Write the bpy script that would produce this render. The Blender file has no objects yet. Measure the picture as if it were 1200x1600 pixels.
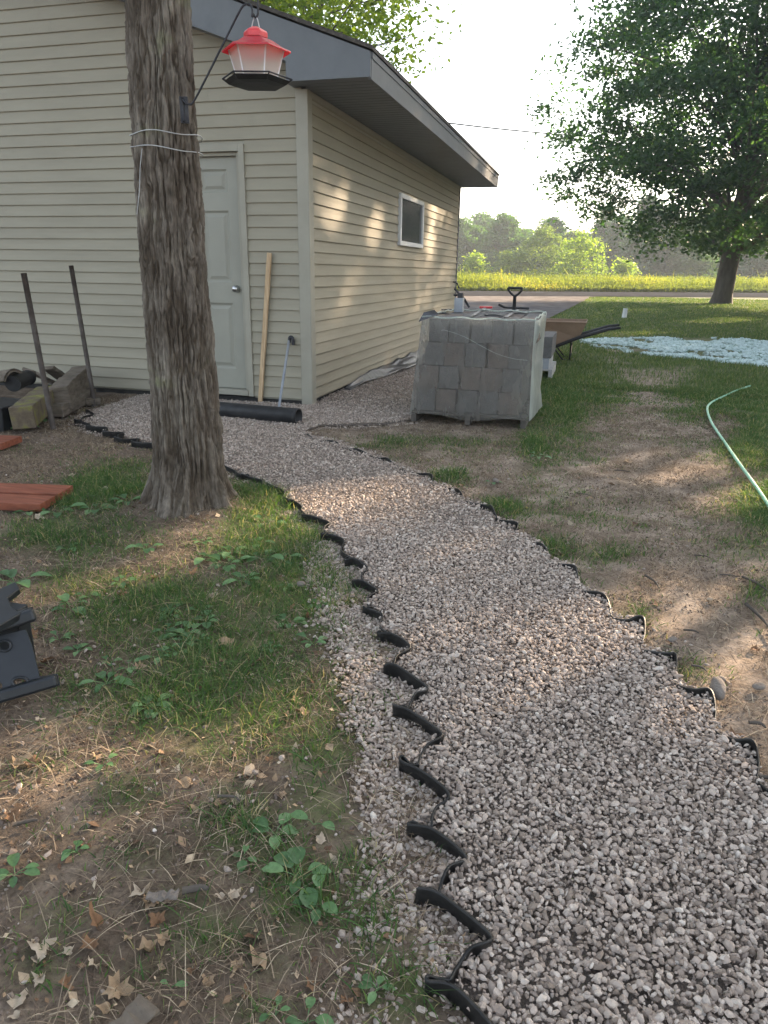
import bpy, math, random
import numpy as np
from mathutils import Vector, Matrix
PI = math.pi
rng = np.random.default_rng(7)
random.seed(7)
S = bpy.context.scene
COL = S.collection
# ------------------------------------------------------------------ camera
EYE = np.array([0.0, 0.0, 1.21]); FPX, CX, CY = 1130.0, 600.0, 800.0
_Y = np.array([335., -371., FPX]); _Y /= np.linalg.norm(_Y)
_X = np.array([4300., 440., -FPX]); _X -= _Y * (_X @ _Y); _X /= np.linalg.norm(_X)
_Z = np.cross(_X, _Y); _Z = -_Z if _Z[1] > 0 else _Z
RW = np.array([_X, _Y, _Z])               # world = RW @ camera(right, down, forward)
cd = bpy.data.cameras.new('camera'); cam = bpy.data.objects.new('camera', cd); COL.objects.link(cam)
r_, u_, b_ = RW[:, 0], -RW[:, 1], -RW[:, 2]
cam.matrix_world = Matrix(((r_[0], u_[0], b_[0], EYE[0]), (r_[1], u_[1], b_[1], EYE[1]), (r_[2], u_[2], b_[2], EYE[2]), (0, 0, 0, 1)))
cd.sensor_fit = 'VERTICAL'; cd.sensor_height = 36.0; cd.lens = FPX / 1600 * 36; cd.clip_start = 0.05; cd.clip_end = 3000
S.camera = cam
S.render.resolution_x = 768; S.render.resolution_y = 1024
# ------------------------------------------------------------------ sky, sun, exposure
SUN_AZ, SUN_EL = math.radians(33), math.radians(21.5)     # azimuth from +Y towards +X
w = bpy.data.worlds.new('World'); S.world = w; w.use_nodes = True
nt = w.node_tree; bg = nt.nodes['Background']; sk = nt.nodes.new('ShaderNodeTexSky'); sk.sky_type = 'NISHITA'
sk.sun_disc = False; sk.sun_elevation = SUN_EL; sk.sun_rotation = SUN_AZ
sk.dust_density = 2.5; sk.air_density = 1.0; sk.ozone_density = 1.0
hs = nt.nodes.new('ShaderNodeHueSaturation'); hs.inputs['Saturation'].default_value = .55; nt.links.new(sk.outputs[0], hs.inputs['Color']); nt.links.new(hs.outputs[0], bg.inputs[0]); bg.inputs[1].default_value = 0.11
sl = bpy.data.lights.new('sun', 'SUN'); sun = bpy.data.objects.new('sun', sl); COL.objects.link(sun)
sl.energy = 5.0; sl.angle = math.radians(0.5); sl.color = (1.0, 0.76, 0.52)
sd = Vector((math.sin(SUN_AZ) * math.cos(SUN_EL), math.cos(SUN_AZ) * math.cos(SUN_EL), math.sin(SUN_EL)))
sun.rotation_euler = sd.to_track_quat('Z', 'Y').to_euler()
S.view_settings.view_transform = 'Standard'; S.view_settings.look = 'None'
S.view_settings.exposure = 2.36; S.view_settings.gamma = 1.0

# ------------------------------------------------------------------ measuring helpers (a pixel of the photo to a point of the place)
def ray(px, py): return RW @ np.array([px - CX, py - CY, FPX])
def G(px, py, z=0.0):
    d = ray(px, py); return EYE + d * ((z - EYE[2]) / d[2])
def hit(px, py, p, n):
    d = ray(px, py); n = np.array(n, float); return EYE + d * (((np.array(p) - EYE) @ n) / (d @ n))
def onY(px, py, y): return hit(px, py, (0, y, 0), (0, 1, 0))
def onX(px, py, x): return hit(px, py, (x, 0, 0), (1, 0, 0))

# ------------------------------------------------------------------ noise
_T = np.random.default_rng(3).random((64, 64, 64)).astype(np.float32)
def vnoise(x, y, z=0.0):
    x, y, z = np.broadcast_arrays(np.asarray(x, float), np.asarray(y, float), np.asarray(z, float))
    xi, yi, zi = np.floor(x).astype(int), np.floor(y).astype(int), np.floor(z).astype(int)
    fx, fy, fz = x - xi, y - yi, z - zi
    fx, fy, fz = fx*fx*(3-2*fx), fy*fy*(3-2*fy), fz*fz*(3-2*fz)
    o = 0
    for a in (0, 1):
        for b in (0, 1):
            for c in (0, 1):
                o = o + _T[(xi+a) & 63, (yi+b) & 63, (zi+c) & 63] * np.where(a, fx, 1-fx) * np.where(b, fy, 1-fy) * np.where(c, fz, 1-fz)
    return o
def fbm(x, y, z=0.0, n=4):
    s, a, t = 0, 0.5, 0
    for i in range(n):
        f = 2.03**i; s = s + a*vnoise(x*f+i*7.3, y*f+i*3.1, np.asarray(z)*f+i*5.7); t += a; a *= 0.5
    return s/t
def sstep(a, b, x):
    t = np.clip((x-a)/(b-a), 0, 1); return t*t*(3-2*t)

# ------------------------------------------------------------------ object helpers
def tag(o, label=None, cat=None, group=None, kind=None):
    if label: o['label'] = label
    if cat: o['category'] = cat
    if group: o['group'] = group
    if kind: o['kind'] = kind
    return o
def empty(name, loc=(0, 0, 0), label=None, cat=None, group=None):
    o = bpy.data.objects.new(name, None); COL.objects.link(o); o.location = loc; o.empty_display_size = 0.1
    return tag(o, label, cat, group)
def link(name, me, mat, parent=None, loc=None):
    o = bpy.data.objects.new(name, me); COL.objects.link(o)
    if mat is not None: me.materials.append(mat)
    if parent is not None:
        o.parent = parent
        pl = parent; off = Vector((0, 0, 0))
        while pl is not None: off += pl.location; pl = pl.parent
        if loc is None: o.location = -off     # verts are in world coordinates
        else: o.location = loc
    elif loc is not None: o.location = loc
    return o
def npmesh(name, V, Fs, smooth=False):
    """V n x 3; Fs a list of (m x k) index arrays"""
    me = bpy.data.meshes.new(name); V = np.asarray(V, np.float32)
    if not isinstance(Fs, list): Fs = [Fs]
    Fs = [np.asarray(f, np.int32) for f in Fs if len(f)]
    li = np.concatenate([f.ravel() for f in Fs]); tot = np.concatenate([np.full(len(f), f.shape[1], np.int32) for f in Fs])
    st = np.concatenate([[0], np.cumsum(tot)[:-1]]).astype(np.int32)
    me.vertices.add(len(V)); me.vertices.foreach_set('co', V.ravel())
    me.loops.add(len(li)); me.loops.foreach_set('vertex_index', li)
    me.polygons.add(len(tot)); me.polygons.foreach_set('loop_start', st); me.polygons.foreach_set('loop_total', tot)
    me.polygons.foreach_set('use_smooth', np.full(len(tot), smooth))
    me.update(calc_edges=True); return me
class MB:
    """collects simple shapes into one mesh"""
    def __init__(s): s.V = []; s.F = []; s.n = 0; s.sm = []
    def add(s, V, F, sm=False):
        V = [tuple(v) for v in V]; s.V += V
        for f in F: s.F.append([i + s.n for i in f]); s.sm.append(sm)
        s.n += len(V); return s
    def box(s, a, b):
        (x0, y0, z0), (x1, y1, z1) = a, b
        return s.add([(x0,y0,z0),(x1,y0,z0),(x1,y1,z0),(x0,y1,z0),(x0,y0,z1),(x1,y0,z1),(x1,y1,z1),(x0,y1,z1)],
                     [(0,3,2,1),(4,5,6,7),(0,1,5,4),(1,2,6,5),(2,3,7,6),(3,0,4,7)])
    def obox(s, c, ax, ay, az):
        c, ax, ay, az = map(np.array, (c, ax, ay, az))
        P = [c + i*ax + j*ay + k*az for k in (-1, 1) for i, j in ((-1,-1),(1,-1),(1,1),(-1,1))]
        return s.add(P, [(0,3,2,1),(4,5,6,7),(0,1,5,4),(1,2,6,5),(2,3,7,6),(3,0,4,7)])
    def beam(s, p, q, w, h, roll=0.0, seg=1, wob=0.0):
        """rectangular bar p->q, w across, h up"""
        p, q = np.array(p, float), np.array(q, float); d = q-p; L = np.linalg.norm(d); d /= L
        up = np.array([0, 0, 1.0]) if abs(d[2]) < 0.95 else np.array([0, 1.0, 0])
        sx = np.cross(d, up); sx /= np.linalg.norm(sx); su = np.cross(sx, d)
        c, n = math.cos(roll), math.sin(roll); sx, su = sx*c+su*n, su*c-sx*n
        V = []
        for i in range(seg+1):
            o = p + d*L*i/seg; jit = (np.random.default_rng(int(abs(p[0]*991+q[1]*313)*10)+i).random(8)-.5)*wob
            for k, (a, b) in enumerate(((-1,-1),(1,-1),(1,1),(-1,1))): V.append(o + sx*(a*w/2+jit[k]) + su*(b*h/2+jit[k+4]))
        F = [(0,1,2,3), tuple(seg*4+k for k in (3,2,1,0))]
        for i in range(seg):
            for k in range(4): F.append((i*4+k, (i+1)*4+k, (i+1)*4+(k+1)%4, i*4+(k+1)%4))
        return s.add(V, F)
    def tube(s, pts, r, n=10, caps=True, sm=True):
        pts = [np.array(p, float) for p in pts]; m = len(pts); rr = r if hasattr(r, '__len__') else [r]*m
        V = []; ref = None
        for i, p in enumerate(pts):
            d = pts[min(i+1, m-1)] - pts[max(i-1, 0)]; d = d/(np.linalg.norm(d)+1e-9)
            if ref is None: ref = np.array([0,0,1.0]) if abs(d[2]) < 0.9 else np.array([1.0,0,0])
            a = np.cross(d, ref); a /= np.linalg.norm(a)+1e-9; b = np.cross(a, d); ref = b
            for k in range(n):
                t = 2*PI*k/n; V.append(p + rr[i]*(a*math.cos(t) + b*math.sin(t)))
        F = [(i*n+k, i*n+(k+1)%n, (i+1)*n+(k+1)%n, (i+1)*n+k) for i in range(m-1) for k in range(n)]
        s.add(V, F, sm)
        if caps: s.F += [[s.n-m*n+k for k in range(n)], [s.n-n+k for k in reversed(range(n))]]; s.sm += [False, False]
        return s
    def lathe(s, prof, c, n=24, sm=True, rot=0.0):
        V = [(c[0]+r*math.cos(2*PI*k/n+rot), c[1]+r*math.sin(2*PI*k/n+rot), c[2]+z) for r, z in prof for k in range(n)]
        F = [(i*n+k, i*n+(k+1)%n, (i+1)*n+(k+1)%n, (i+1)*n+k) for i in range(len(prof)-1) for k in range(n)]
        return s.add(V, F, sm)
    def prism(s, poly, d):
        """planar polygon (3-D points) extruded by vector d"""
        n = len(poly); d = np.array(d, float); A = [np.array(p, float) for p in poly]
        return s.add(A + [p+d for p in A], [tuple(range(n)), tuple(range(2*n-1, n-1, -1))] + [(k, n+k, n+(k+1)%n, (k+1)%n) for k in range(n)])
    def build(s, name, mat, parent=None, bevel=0.0, loc=None):
        me = bpy.data.meshes.new(name); me.from_pydata([tuple(map(float, v)) for v in s.V], [], s.F)
        me.polygons.foreach_set('use_smooth', s.sm); me.update()
        o = link(name, me, mat, parent, loc)
        if bevel:
            m = o.modifiers.new('bevel', 'BEVEL'); m.width = bevel; m.segments = 2; m.limit_method = 'ANGLE'
        return o
def spline(pts, n=8, closed=False):
    P = [np.array(p, float) for p in pts]; out = []
    for i in range(len(P)-1):
        p0, p1, p2, p3 = P[max(i-1, 0)], P[i], P[i+1], P[min(i+2, len(P)-1)]
        for k in range(n):
            t = k/n; out.append(0.5*((2*p1)+(-p0+p2)*t+(2*p0-5*p1+4*p2-p3)*t*t+(-p0+3*p1-3*p2+p3)*t**3))
    out.append(P[-1]); return out

# ------------------------------------------------------------------ materials
M = {}
def newmat(name):
    m = bpy.data.materials.new(name); m.use_nodes = True; n = m.node_tree
    return m, n, n.nodes['Principled BSDF'], n.nodes['Material Output']
def N(n, t, **k):
    x = n.nodes.new(t)
    for a, v in k.items():
        if a.startswith('i_'): x.inputs[int(a[2:]) if a[2:].isdigit() else a[2:].replace('_', ' ')].default_value = v
        else: setattr(x, a, v)
    return x
def ramp(n, stops):
    r = n.nodes.new('ShaderNodeValToRGB'); e = r.color_ramp.elements
    while len(e) < len(stops): e.new(0.5)
    for i, (p, c) in enumerate(stops): e[i].position = p; e[i].color = (*c, 1)
    return r
def surf(name, stops, scale=8, rough=0.8, bump=0.3, bscale=None, stretch=(1, 1, 1), detail=6, metal=0.0, spec=0.3, bdist=0.01, coat=0):
    """noise coloured surface in world/object space"""
    m, n, p, o = newmat(name); L = n.links.new
    tc = N(n, 'ShaderNodeTexCoord'); mp = N(n, 'ShaderNodeMapping'); mp.inputs['Scale'].default_value = stretch
    L(tc.outputs['Object'], mp.inputs[0])
    no = N(n, 'ShaderNodeTexNoise'); no.inputs['Scale'].default_value = scale; no.inputs['Detail'].default_value = detail; no.inputs['Roughness'].default_value = 0.62
    L(mp.outputs[0], no.inputs[0]); r = ramp(n, stops); L(no.outputs[0], r.inputs[0]); L(r.outputs[0], p.inputs['Base Color'])
    p.inputs['Roughness'].default_value = rough; p.inputs['Metallic'].default_value = metal; p.inputs['Specular IOR Level'].default_value = spec
    if bump:
        n2 = N(n, 'ShaderNodeTexNoise'); n2.inputs['Scale'].default_value = bscale or scale*4; n2.inputs['Detail'].default_value = 5
        L(mp.outputs[0], n2.inputs[0]); b = N(n, 'ShaderNodeBump'); b.inputs['Strength'].default_value = bump; b.inputs['Distance'].default_value = bdist
        L(n2.outputs[0], b.inputs['Height']); L(b.outputs[0], p.inputs['Normal'])
    M[name] = m; return m
def island(name, stops, rough=0.9, transl=0.0, tcol=None, spec=0.2, noise=0.0, nscale=60, patch=None):
    """one colour per loose piece (a stone, a leaf, a blade)"""
    m, n, p, o = newmat(name); L = n.links.new
    g = N(n, 'ShaderNodeNewGeometry'); r = ramp(n, stops); r.color_ramp.interpolation = 'LINEAR'
    src = g.outputs['Random Per Island']
    if patch:
        no = N(n, 'ShaderNodeTexNoise'); no.inputs['Scale'].default_value = patch; L(g.outputs['Position'], no.inputs[0])
        mx = N(n, 'ShaderNodeMix'); mx.data_type = 'FLOAT'; mx.inputs[0].default_value = 0.6
        mr = N(n, 'ShaderNodeMapRange'); mr.inputs[1].default_value = 0.3; mr.inputs[2].default_value = 0.7; L(no.outputs[0], mr.inputs[0])
        L(src, mx.inputs[2]); L(mr.outputs[0], mx.inputs[3]); src = mx.outputs[0]
    L(src, r.inputs[0]); col = r.outputs[0]
    if noise:
        no = N(n, 'ShaderNodeTexNoise'); no.inputs['Scale'].default_value = nscale; no.inputs['Detail'].default_value = 4; L(g.outputs['Position'], no.inputs[0])
        mr = N(n, 'ShaderNodeMapRange'); mr.inputs[1].default_value = 0.3; mr.inputs[2].default_value = 0.7; mr.inputs[3].default_value = 1-noise; mr.inputs[4].default_value = 1+noise
        L(no.outputs[0], mr.inputs[0]); vm = N(n, 'ShaderNodeVectorMath', operation='SCALE'); L(col, vm.inputs[0]); L(mr.outputs[0], vm.inputs['Scale']); col = vm.outputs[0]
    L(col, p.inputs['Base Color']); p.inputs['Roughness'].default_value = rough; p.inputs['Specular IOR Level'].default_value = spec
    if transl:
        t = N(n, 'ShaderNodeBsdfTranslucent'); s = N(n, 'ShaderNodeMixShader'); s.inputs[0].default_value = transl
        mc = N(n, 'ShaderNodeMix'); mc.data_type = 'RGBA'; mc.blend_type = 'MULTIPLY'; mc.inputs[0].default_value = 1.0
        L(col, mc.inputs[6]); mc.inputs[7].default_value = (*(tcol or (1.6, 1.9, 0.7)), 1); L(mc.outputs[2], t.inputs[0])
        L(p.outputs[0], s.inputs[1]); L(t.outputs[0], s.inputs[2]); L(s.outputs[0], o.inputs[0])
    M[name] = m; return m

surf('siding', [(0.3, (.265,.243,.185)), (0.7, (.31,.285,.218))], scale=1.3, rough=.55, bump=.15, bscale=60, stretch=(1,1,6), bdist=.002)
surf('trim', [(0.3, (.28,.265,.215)), (0.7, (.33,.315,.26))], scale=3, rough=.5, bump=.05)
surf('foundation', [(0.3, (.02,.02,.02)), (0.7, (.05,.048,.045))], scale=9, rough=.9)
surf('fascia', [(0.3, (.12,.132,.146)), (0.7, (.15,.163,.178))], scale=4, rough=.45, bump=.08)  # slate, with the pale blue veil of lens glare put into the colour
surf('soffit', [(0.3, (.155,.166,.18)), (0.7, (.19,.202,.218))], scale=4, rough=.5, bump=.05)
surf('shingle', [(0.3, (.05,.045,.04)), (0.7, (.11,.10,.09))], scale=30, rough=.9, bump=.6)
surf('door_paint', [(0.35, (.265,.262,.222)), (0.65, (.295,.292,.248))], scale=2, rough=.4, bump=.03)
surf('white_vinyl', [(0.3, (.60,.61,.62)), (0.7, (.72,.73,.73))], scale=5, rough=.4, bump=.03)
surf('metal_bright', [(0.3, (.45,.45,.45)), (0.7, (.6,.6,.6))], scale=20, rough=.3, metal=1.0, bump=.05)
surf('black_plastic', [(0.3, (.012,.012,.013)), (0.7, (.03,.03,.032))], scale=12, rough=.5, bump=.1)
surf('edging_plastic', [(0.3, (.010,.010,.010)), (0.7, (.028,.027,.026))], scale=20, rough=.45, bump=.1)
surf('stool_plastic', [(0.3, (.008,.010,.013)), (0.7, (.014,.017,.021))], scale=25, rough=.42, bump=.15, bscale=300, bdist=.001, spec=.5)
surf('old_steel', [(0.3, (.055,.042,.035)), (0.6, (.10,.085,.075)), (0.8, (.16,.10,.07))], scale=14, rough=.7, metal=.3, bump=.3)
surf('timber', [(0.25, (.07,.055,.04)), (0.5, (.14,.115,.09)), (0.75, (.22,.18,.14))], scale=7, rough=.9, bump=.8, stretch=(1,1,5), bscale=25)
surf('moss_timber', [(0.38, (.11,.085,.06)), (0.5, (.15,.12,.08)), (0.6, (.17,.16,.05)), (0.72, (.26,.24,.07))], scale=9, rough=.95, bump=.9, bscale=50)
surf('red_stain', [(0.25, (.11,.035,.02)), (0.5, (.21,.065,.035)), (0.75, (.30,.105,.06))], scale=5, rough=.6, bump=.3, stretch=(1,9,9), bscale=14, bdist=.003)
surf('raw_wood', [(0.3, (.38,.26,.15)), (0.7, (.58,.43,.27))], scale=8, rough=.8, bump=.2, stretch=(4,4,.6))
surf('grey_pipe', [(0.3, (.22,.24,.27)), (0.7, (.34,.36,.39))], scale=8, rough=.5)
surf('block_grey', [(0.3, (.10,.10,.10)), (0.7, (.165,.16,.155))], scale=18, rough=.95, bump=.5)
surf('block_brown', [(0.3, (.12,.10,.088)), (0.7, (.19,.155,.135))], scale=18, rough=.95, bump=.5)
surf('pallet_wood', [(0.3, (.045,.04,.036)), (0.7, (.11,.10,.088))], scale=10, rough=.9, bump=.4)
surf('pale_wood', [(0.3, (.30,.30,.29)), (0.7, (.42,.42,.40))], scale=10, rough=.9, bump=.3)
surf('barrow_tray', [(0.3, (.21,.14,.095)), (0.7, (.29,.20,.14))], scale=5, rough=.6, bump=.1)
surf('dark_metal', [(0.3, (.03,.03,.035)), (0.7, (.06,.06,.065))], scale=20, rough=.5, metal=.5)
surf('red_plastic', [(0.3, (.55,.03,.04)), (0.7, (.72,.06,.07))], scale=10, rough=.35, bump=.05, spec=.5)
surf('hose_green', [(0.3, (.22,.50,.34)), (0.7, (.34,.62,.44))], scale=30, rough=.4, bump=.1)
surf('wire_grey', [(0.3, (.35,.36,.36)), (0.7, (.55,.56,.56))], scale=30, rough=.5)
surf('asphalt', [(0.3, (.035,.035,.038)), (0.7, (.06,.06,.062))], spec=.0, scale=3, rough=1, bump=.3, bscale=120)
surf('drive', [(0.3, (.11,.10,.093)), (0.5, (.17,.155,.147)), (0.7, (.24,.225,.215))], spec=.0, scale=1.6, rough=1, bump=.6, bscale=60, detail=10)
surf('gravel_bed', [(0.3, (.12,.10,.085)), (0.7, (.25,.21,.18))], scale=70, rough=.95, bump=1.0, bscale=90)
surf('bark', [(0.25, (.045,.038,.030)), (0.45, (.10,.088,.072)), (0.6, (.17,.155,.13)), (0.8, (.21,.21,.17))], scale=13, rough=.95, bump=.9, stretch=(1.5,1.5,.35), bscale=55, bdist=.006)
surf('bark_far', [(0.3, (.06,.05,.042)), (0.7, (.12,.105,.09))], scale=5, rough=.95, bump=.8, stretch=(1,1,.3))
surf('mulch_patch', [(0.35, (.16,.24,.18)), (0.45, (.42,.52,.50)), (0.7, (.58,.68,.68))], scale=6, rough=.9, bump=.8, bscale=25, detail=8)
surf('white_pipe', [(0.3, (.62,.64,.66)), (0.7, (.75,.76,.77))], scale=5, rough=.4)
surf('pane_dark', [(0.3, (.035,.04,.05)), (0.7, (.06,.065,.08))], scale=2, rough=.12, bump=0, spec=.6)
surf('stone_big', [(0.3, (.13,.11,.095)), (0.7, (.22,.19,.165))], scale=30, rough=.9, bump=.5)
surf('sheet_plastic', [(0.3, (.02,.021,.026)), (0.6, (.04,.042,.052)), (.8, (.11,.115,.13))], scale=9, rough=.3, bump=.6, bscale=12, spec=.6)

island('stones', [(0.0, (.20,.16,.13)), (0.18, (.29,.235,.195)), (0.45, (.37,.305,.26)), (0.7, (.44,.37,.315)), (0.9, (.51,.44,.38)), (0.95, (.27,.235,.205)), (1.0, (.64,.57,.50))], noise=.14, nscale=150, rough=.85)
island('blade', [(0.0, (.040,.085,.03)), (0.45, (.07,.135,.045)), (0.78, (.11,.18,.06)), (0.88, (.19,.21,.10)), (0.95, (.33,.28,.16)), (1.0, (.42,.35,.22))], transl=.35, tcol=(1.5,1.6,.6), rough=.6)
island('thatch', [(0.0, (.08,.055,.04)), (0.45, (.19,.14,.10)), (0.8, (.33,.26,.18)), (1.0, (.48,.40,.29))], rough=.95)
island('far_blade', [(0.0, (.06,.10,.04)), (0.5, (.095,.15,.055)), (0.85, (.15,.19,.08)), (1.0, (.28,.26,.14))], transl=.3, tcol=(1.4,1.5,.6))
island('field_plant', [(0.0, (.045,.07,.022)), (0.35, (.10,.135,.035)), (0.75, (.19,.215,.05)), (1.0, (.34,.28,.07))], transl=.45, tcol=(1.5,1.5,.5), patch=.12)
island('maple_leaf', [(0.0, (.032,.062,.032)), (0.5, (.05,.092,.042)), (0.85, (.07,.12,.05)), (1.0, (.10,.15,.06))], transl=.4, tcol=(1.2,1.7,.6), rough=.5, spec=.4)
island('bright_leaf', [(0.0, (.10,.16,.03)), (0.5, (.17,.25,.04)), (1.0, (.27,.33,.07))], transl=.55, tcol=(1.5,1.6,.5), rough=.5)
island('wood_leaf', [(0.0, (.045,.095,.028)), (0.5, (.075,.15,.04)), (1.0, (.12,.20,.055))], transl=.35, tcol=(1.4,1.6,.7), patch=.08)
island('pine_leaf', [(0.0, (.022,.072,.034)), (0.6, (.036,.10,.042)), (1.0, (.065,.14,.052))], transl=.3, tcol=(1.2,1.4,.7), patch=.1)
island('crumb', [(0.0, (.08,.058,.045)), (0.5, (.17,.13,.105)), (0.9, (.27,.22,.18)), (1.0, (.42,.37,.33))], rough=.95)
island('chip', [(0.0, (.10,.055,.035)), (0.4, (.22,.14,.085)), (0.75, (.38,.27,.17)), (1.0, (.55,.44,.31))], rough=.85, noise=.3)
island('weed_leaf', [(0.0, (.06,.13,.05)), (0.5, (.10,.20,.075)), (1.0, (.20,.33,.15))], transl=.3, tcol=(1.3,1.6,.6), rough=.45, spec=.5, noise=.2, nscale=120)
for nm_, c_ in (('dead_leaf_tan', ((.30,.20,.12),(.48,.35,.22))), ('dead_leaf_brown', ((.17,.09,.05),(.33,.19,.10))), ('dead_leaf_pale', ((.42,.33,.24),(.60,.50,.38)))):
    surf(nm_, [(0.3, c_[0]), (0.7, c_[1])], scale=40, rough=.75, bump=.5)

def film_material():
    m, n, p, o = newmat('stretch_film'); L = n.links.new
    tc = N(n, 'ShaderNodeTexCoord'); mp = N(n, 'ShaderNodeMapping'); mp.inputs['Scale'].default_value = (2.5, 2.5, .9); L(tc.outputs['Object'], mp.inputs[0])
    no = N(n, 'ShaderNodeTexNoise'); no.inputs['Scale'].default_value = 5; no.inputs['Detail'].default_value = 6; L(mp.outputs[0], no.inputs[0])
    p.inputs['Base Color'].default_value = (.185, .172, .158, 1); p.inputs['Roughness'].default_value = .3; p.inputs['Specular IOR Level'].default_value = .7
    b = N(n, 'ShaderNodeBump'); b.inputs['Strength'].default_value = .5; b.inputs['Distance'].default_value = .02; L(no.outputs[0], b.inputs['Height']); L(b.outputs[0], p.inputs['Normal'])
    tr = N(n, 'ShaderNodeBsdfTransparent'); tl = N(n, 'ShaderNodeBsdfTranslucent'); tl.inputs[0].default_value = (.55, .60, .57, 1)
    a = N(n, 'ShaderNodeMixShader'); a.inputs[0].default_value = .3; L(p.outputs[0], a.inputs[1]); L(tl.outputs[0], a.inputs[2])
    mr = N(n, 'ShaderNodeMapRange'); mr.inputs[1].default_value = .3; mr.inputs[2].default_value = .75; mr.inputs[3].default_value = .34; mr.inputs[4].default_value = .64; L(no.outputs[0], mr.inputs[0])
    s = N(n, 'ShaderNodeMixShader'); L(mr.outputs[0], s.inputs[0]); L(tr.outputs[0], s.inputs[1]); L(a.outputs[0], s.inputs[2]); L(s.outputs[0], o.inputs[0])
    M['film'] = m
    m2 = m.copy(); m2.name = 'lit_loose_film'; M['lit_loose_film'] = m2  # copy for the sun-facing side, its lit look put into paler colours
    for x in m2.node_tree.nodes:
        if x.type == 'MAP_RANGE': x.inputs[3].default_value = .70; x.inputs[4].default_value = .97
        if x.type == 'BSDF_PRINCIPLED': x.inputs['Base Color'].default_value = (.58, .64, .60, 1)
        if x.type == 'BSDF_TRANSLUCENT': x.inputs[0].default_value = (.8, .86, .82, 1)
        if x.type == 'MIX_SHADER' and not x.inputs[0].is_linked: x.inputs[0].default_value = .55
film_material()
def clear_material():
    m, n, p, o = newmat('clear_plastic'); L = n.links.new
    p.inputs['Base Color'].default_value = (.80, .80, .74, 1); p.inputs['Roughness'].default_value = .3
    tr = N(n, 'ShaderNodeBsdfTransparent'); tl = N(n, 'ShaderNodeBsdfTranslucent'); tl.inputs[0].default_value = (.9, .9, .82, 1)
    a = N(n, 'ShaderNodeMixShader'); a.inputs[0].default_value = .6; L(p.outputs[0], a.inputs[1]); L(tl.outputs[0], a.inputs[2])
    s = N(n, 'ShaderNodeMixShader'); s.inputs[0].default_value = .6; L(tr.outputs[0], s.inputs[1]); L(a.outputs[0], s.inputs[2]); L(s.outputs[0], o.inputs[0])
    M['clear'] = m
    m, n, p, o = newmat('red_translucent'); L = n.links.new
    p.inputs['Base Color'].default_value = (.58, .07, .09, 1); p.inputs['Roughness'].default_value = .25; p.inputs['Specular IOR Level'].default_value = .7
    tl = N(n, 'ShaderNodeBsdfTranslucent'); tl.inputs[0].default_value = (.95, .10, .14, 1)
    a = N(n, 'ShaderNodeMixShader'); a.inputs[0].default_value = .5; L(p.outputs[0], a.inputs[1]); L(tl.outputs[0], a.inputs[2]); L(a.outputs[0], o.inputs[0])
    M['red_clear'] = m
clear_material()

# ------------------------------------------------------------------ layout of the ground
def world_poly(pts): return np.array([G(*p)[:2] for p in pts])
def inpoly(x, y, P):
    r = np.zeros(np.shape(x), bool); n = len(P)
    for i in range(n):
        x0, y0 = P[i]; x1, y1 = P[(i+1) % n]
        c = ((y0 > y) != (y1 > y)) & (x < (x1-x0)*(y-y0)/((y1-y0) if y1 != y0 else 1e-9)+x0)
        r ^= c
    return r
LEFT_TEETH = [   # left crest, belly, right crest of each fold of the edging, far to near
    ((345,727),(352,729),(366,734)), ((378,742),(390,744),(408,750)), ((418,758),(428,760),(445,768)), ((448,782),(458,783),(472,790)),
    ((472,806),(490,807),(514,816)), ((502,834),(515,835),(536,845)), ((540,874),(553,874),(574,886)), ((552,908),(570,909),(592,922)),
    ((567,950),(578,951),(598,962)), ((590,989),(610,992),(640,1010)), ((601,1040),(620,1043),(666,1073)), ((617,1104),(642,1110),(690,1148)),
    ((627,1187),(655,1202),(703,1242)), ((638,1288),(678,1300),(730,1338)), ((652,1392),(692,1402),(766,1464)), ((668,1534),(712,1545),(800,1650))]
RIGHT_TEETH = [((476,672),(492,681),(520,688)), ((530,692),(545,698),(560,702)), ((575,706),(588,711),(604,716)), ((630,730),(650,735),(672,740)), ((676,753),(700,757),(718,766)),
    ((726,777),(748,784),(764,790)), ((778,806),(790,811),(809,816)), ((803,832),(825,840),(848,852)), ((862,876),(876,879),(896,884)),
    ((906,914),(922,921),(944,927)), ((958,958),(982,966),(1003,966)), ((1003,1006),(1030,1016),(1055,1020)), ((1056,1058),(1085,1076),(1110,1078)), ((1118,1134),(1150,1152),(1176,1160)), ((1190,1215),(1230,1245),(1262,1250))]
left_line = [(p[0][0]*.5+p[2][0]*.5, p[0][1]*.5+p[2][1]*.5) for p in LEFT_TEETH]
right_line = [(p[0][0]*.45+p[2][0]*.55, p[0][1]*.5+p[2][1]*.5) for p in RIGHT_TEETH]
fold_l = [q for t in LEFT_TEETH for q in t]; fold_r = [q for t in RIGHT_TEETH for q in t]
gp_px = fold_l[::-1] + [(300,712), (232,692), (180,680), (118,662), (140,645), (200,622)]
PATH = np.array([G(*p)[:2] for p in gp_px] + [[-4.3, 6.38], [-2.52, 6.38], [-2.52, 13.5], [-1.75, 13.5], [-1.55, 8.0]] + [G(*p)[:2] for p in [(650, 655), (600, 662), (500, 664)] + fold_r]
    + [[1.35, 1.9], [1.35, 0.3], [0.15, 0.3], [0.05, 0.8]])
PATH_LEFT = np.array([G(*p)[:2] for p in left_line])
def seg_dist(x, y, P):
    d = np.full(np.shape(x), 1e9)
    for i in range(len(P)-1):
        a, b = P[i], P[i+1]; v = b-a; t = np.clip(((x-a[0])*v[0]+(y-a[1])*v[1])/(v@v), 0, 1)
        d = np.minimum(d, np.hypot(x-a[0]-t*v[0], y-a[1]-t*v[1]))
    return d
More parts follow.
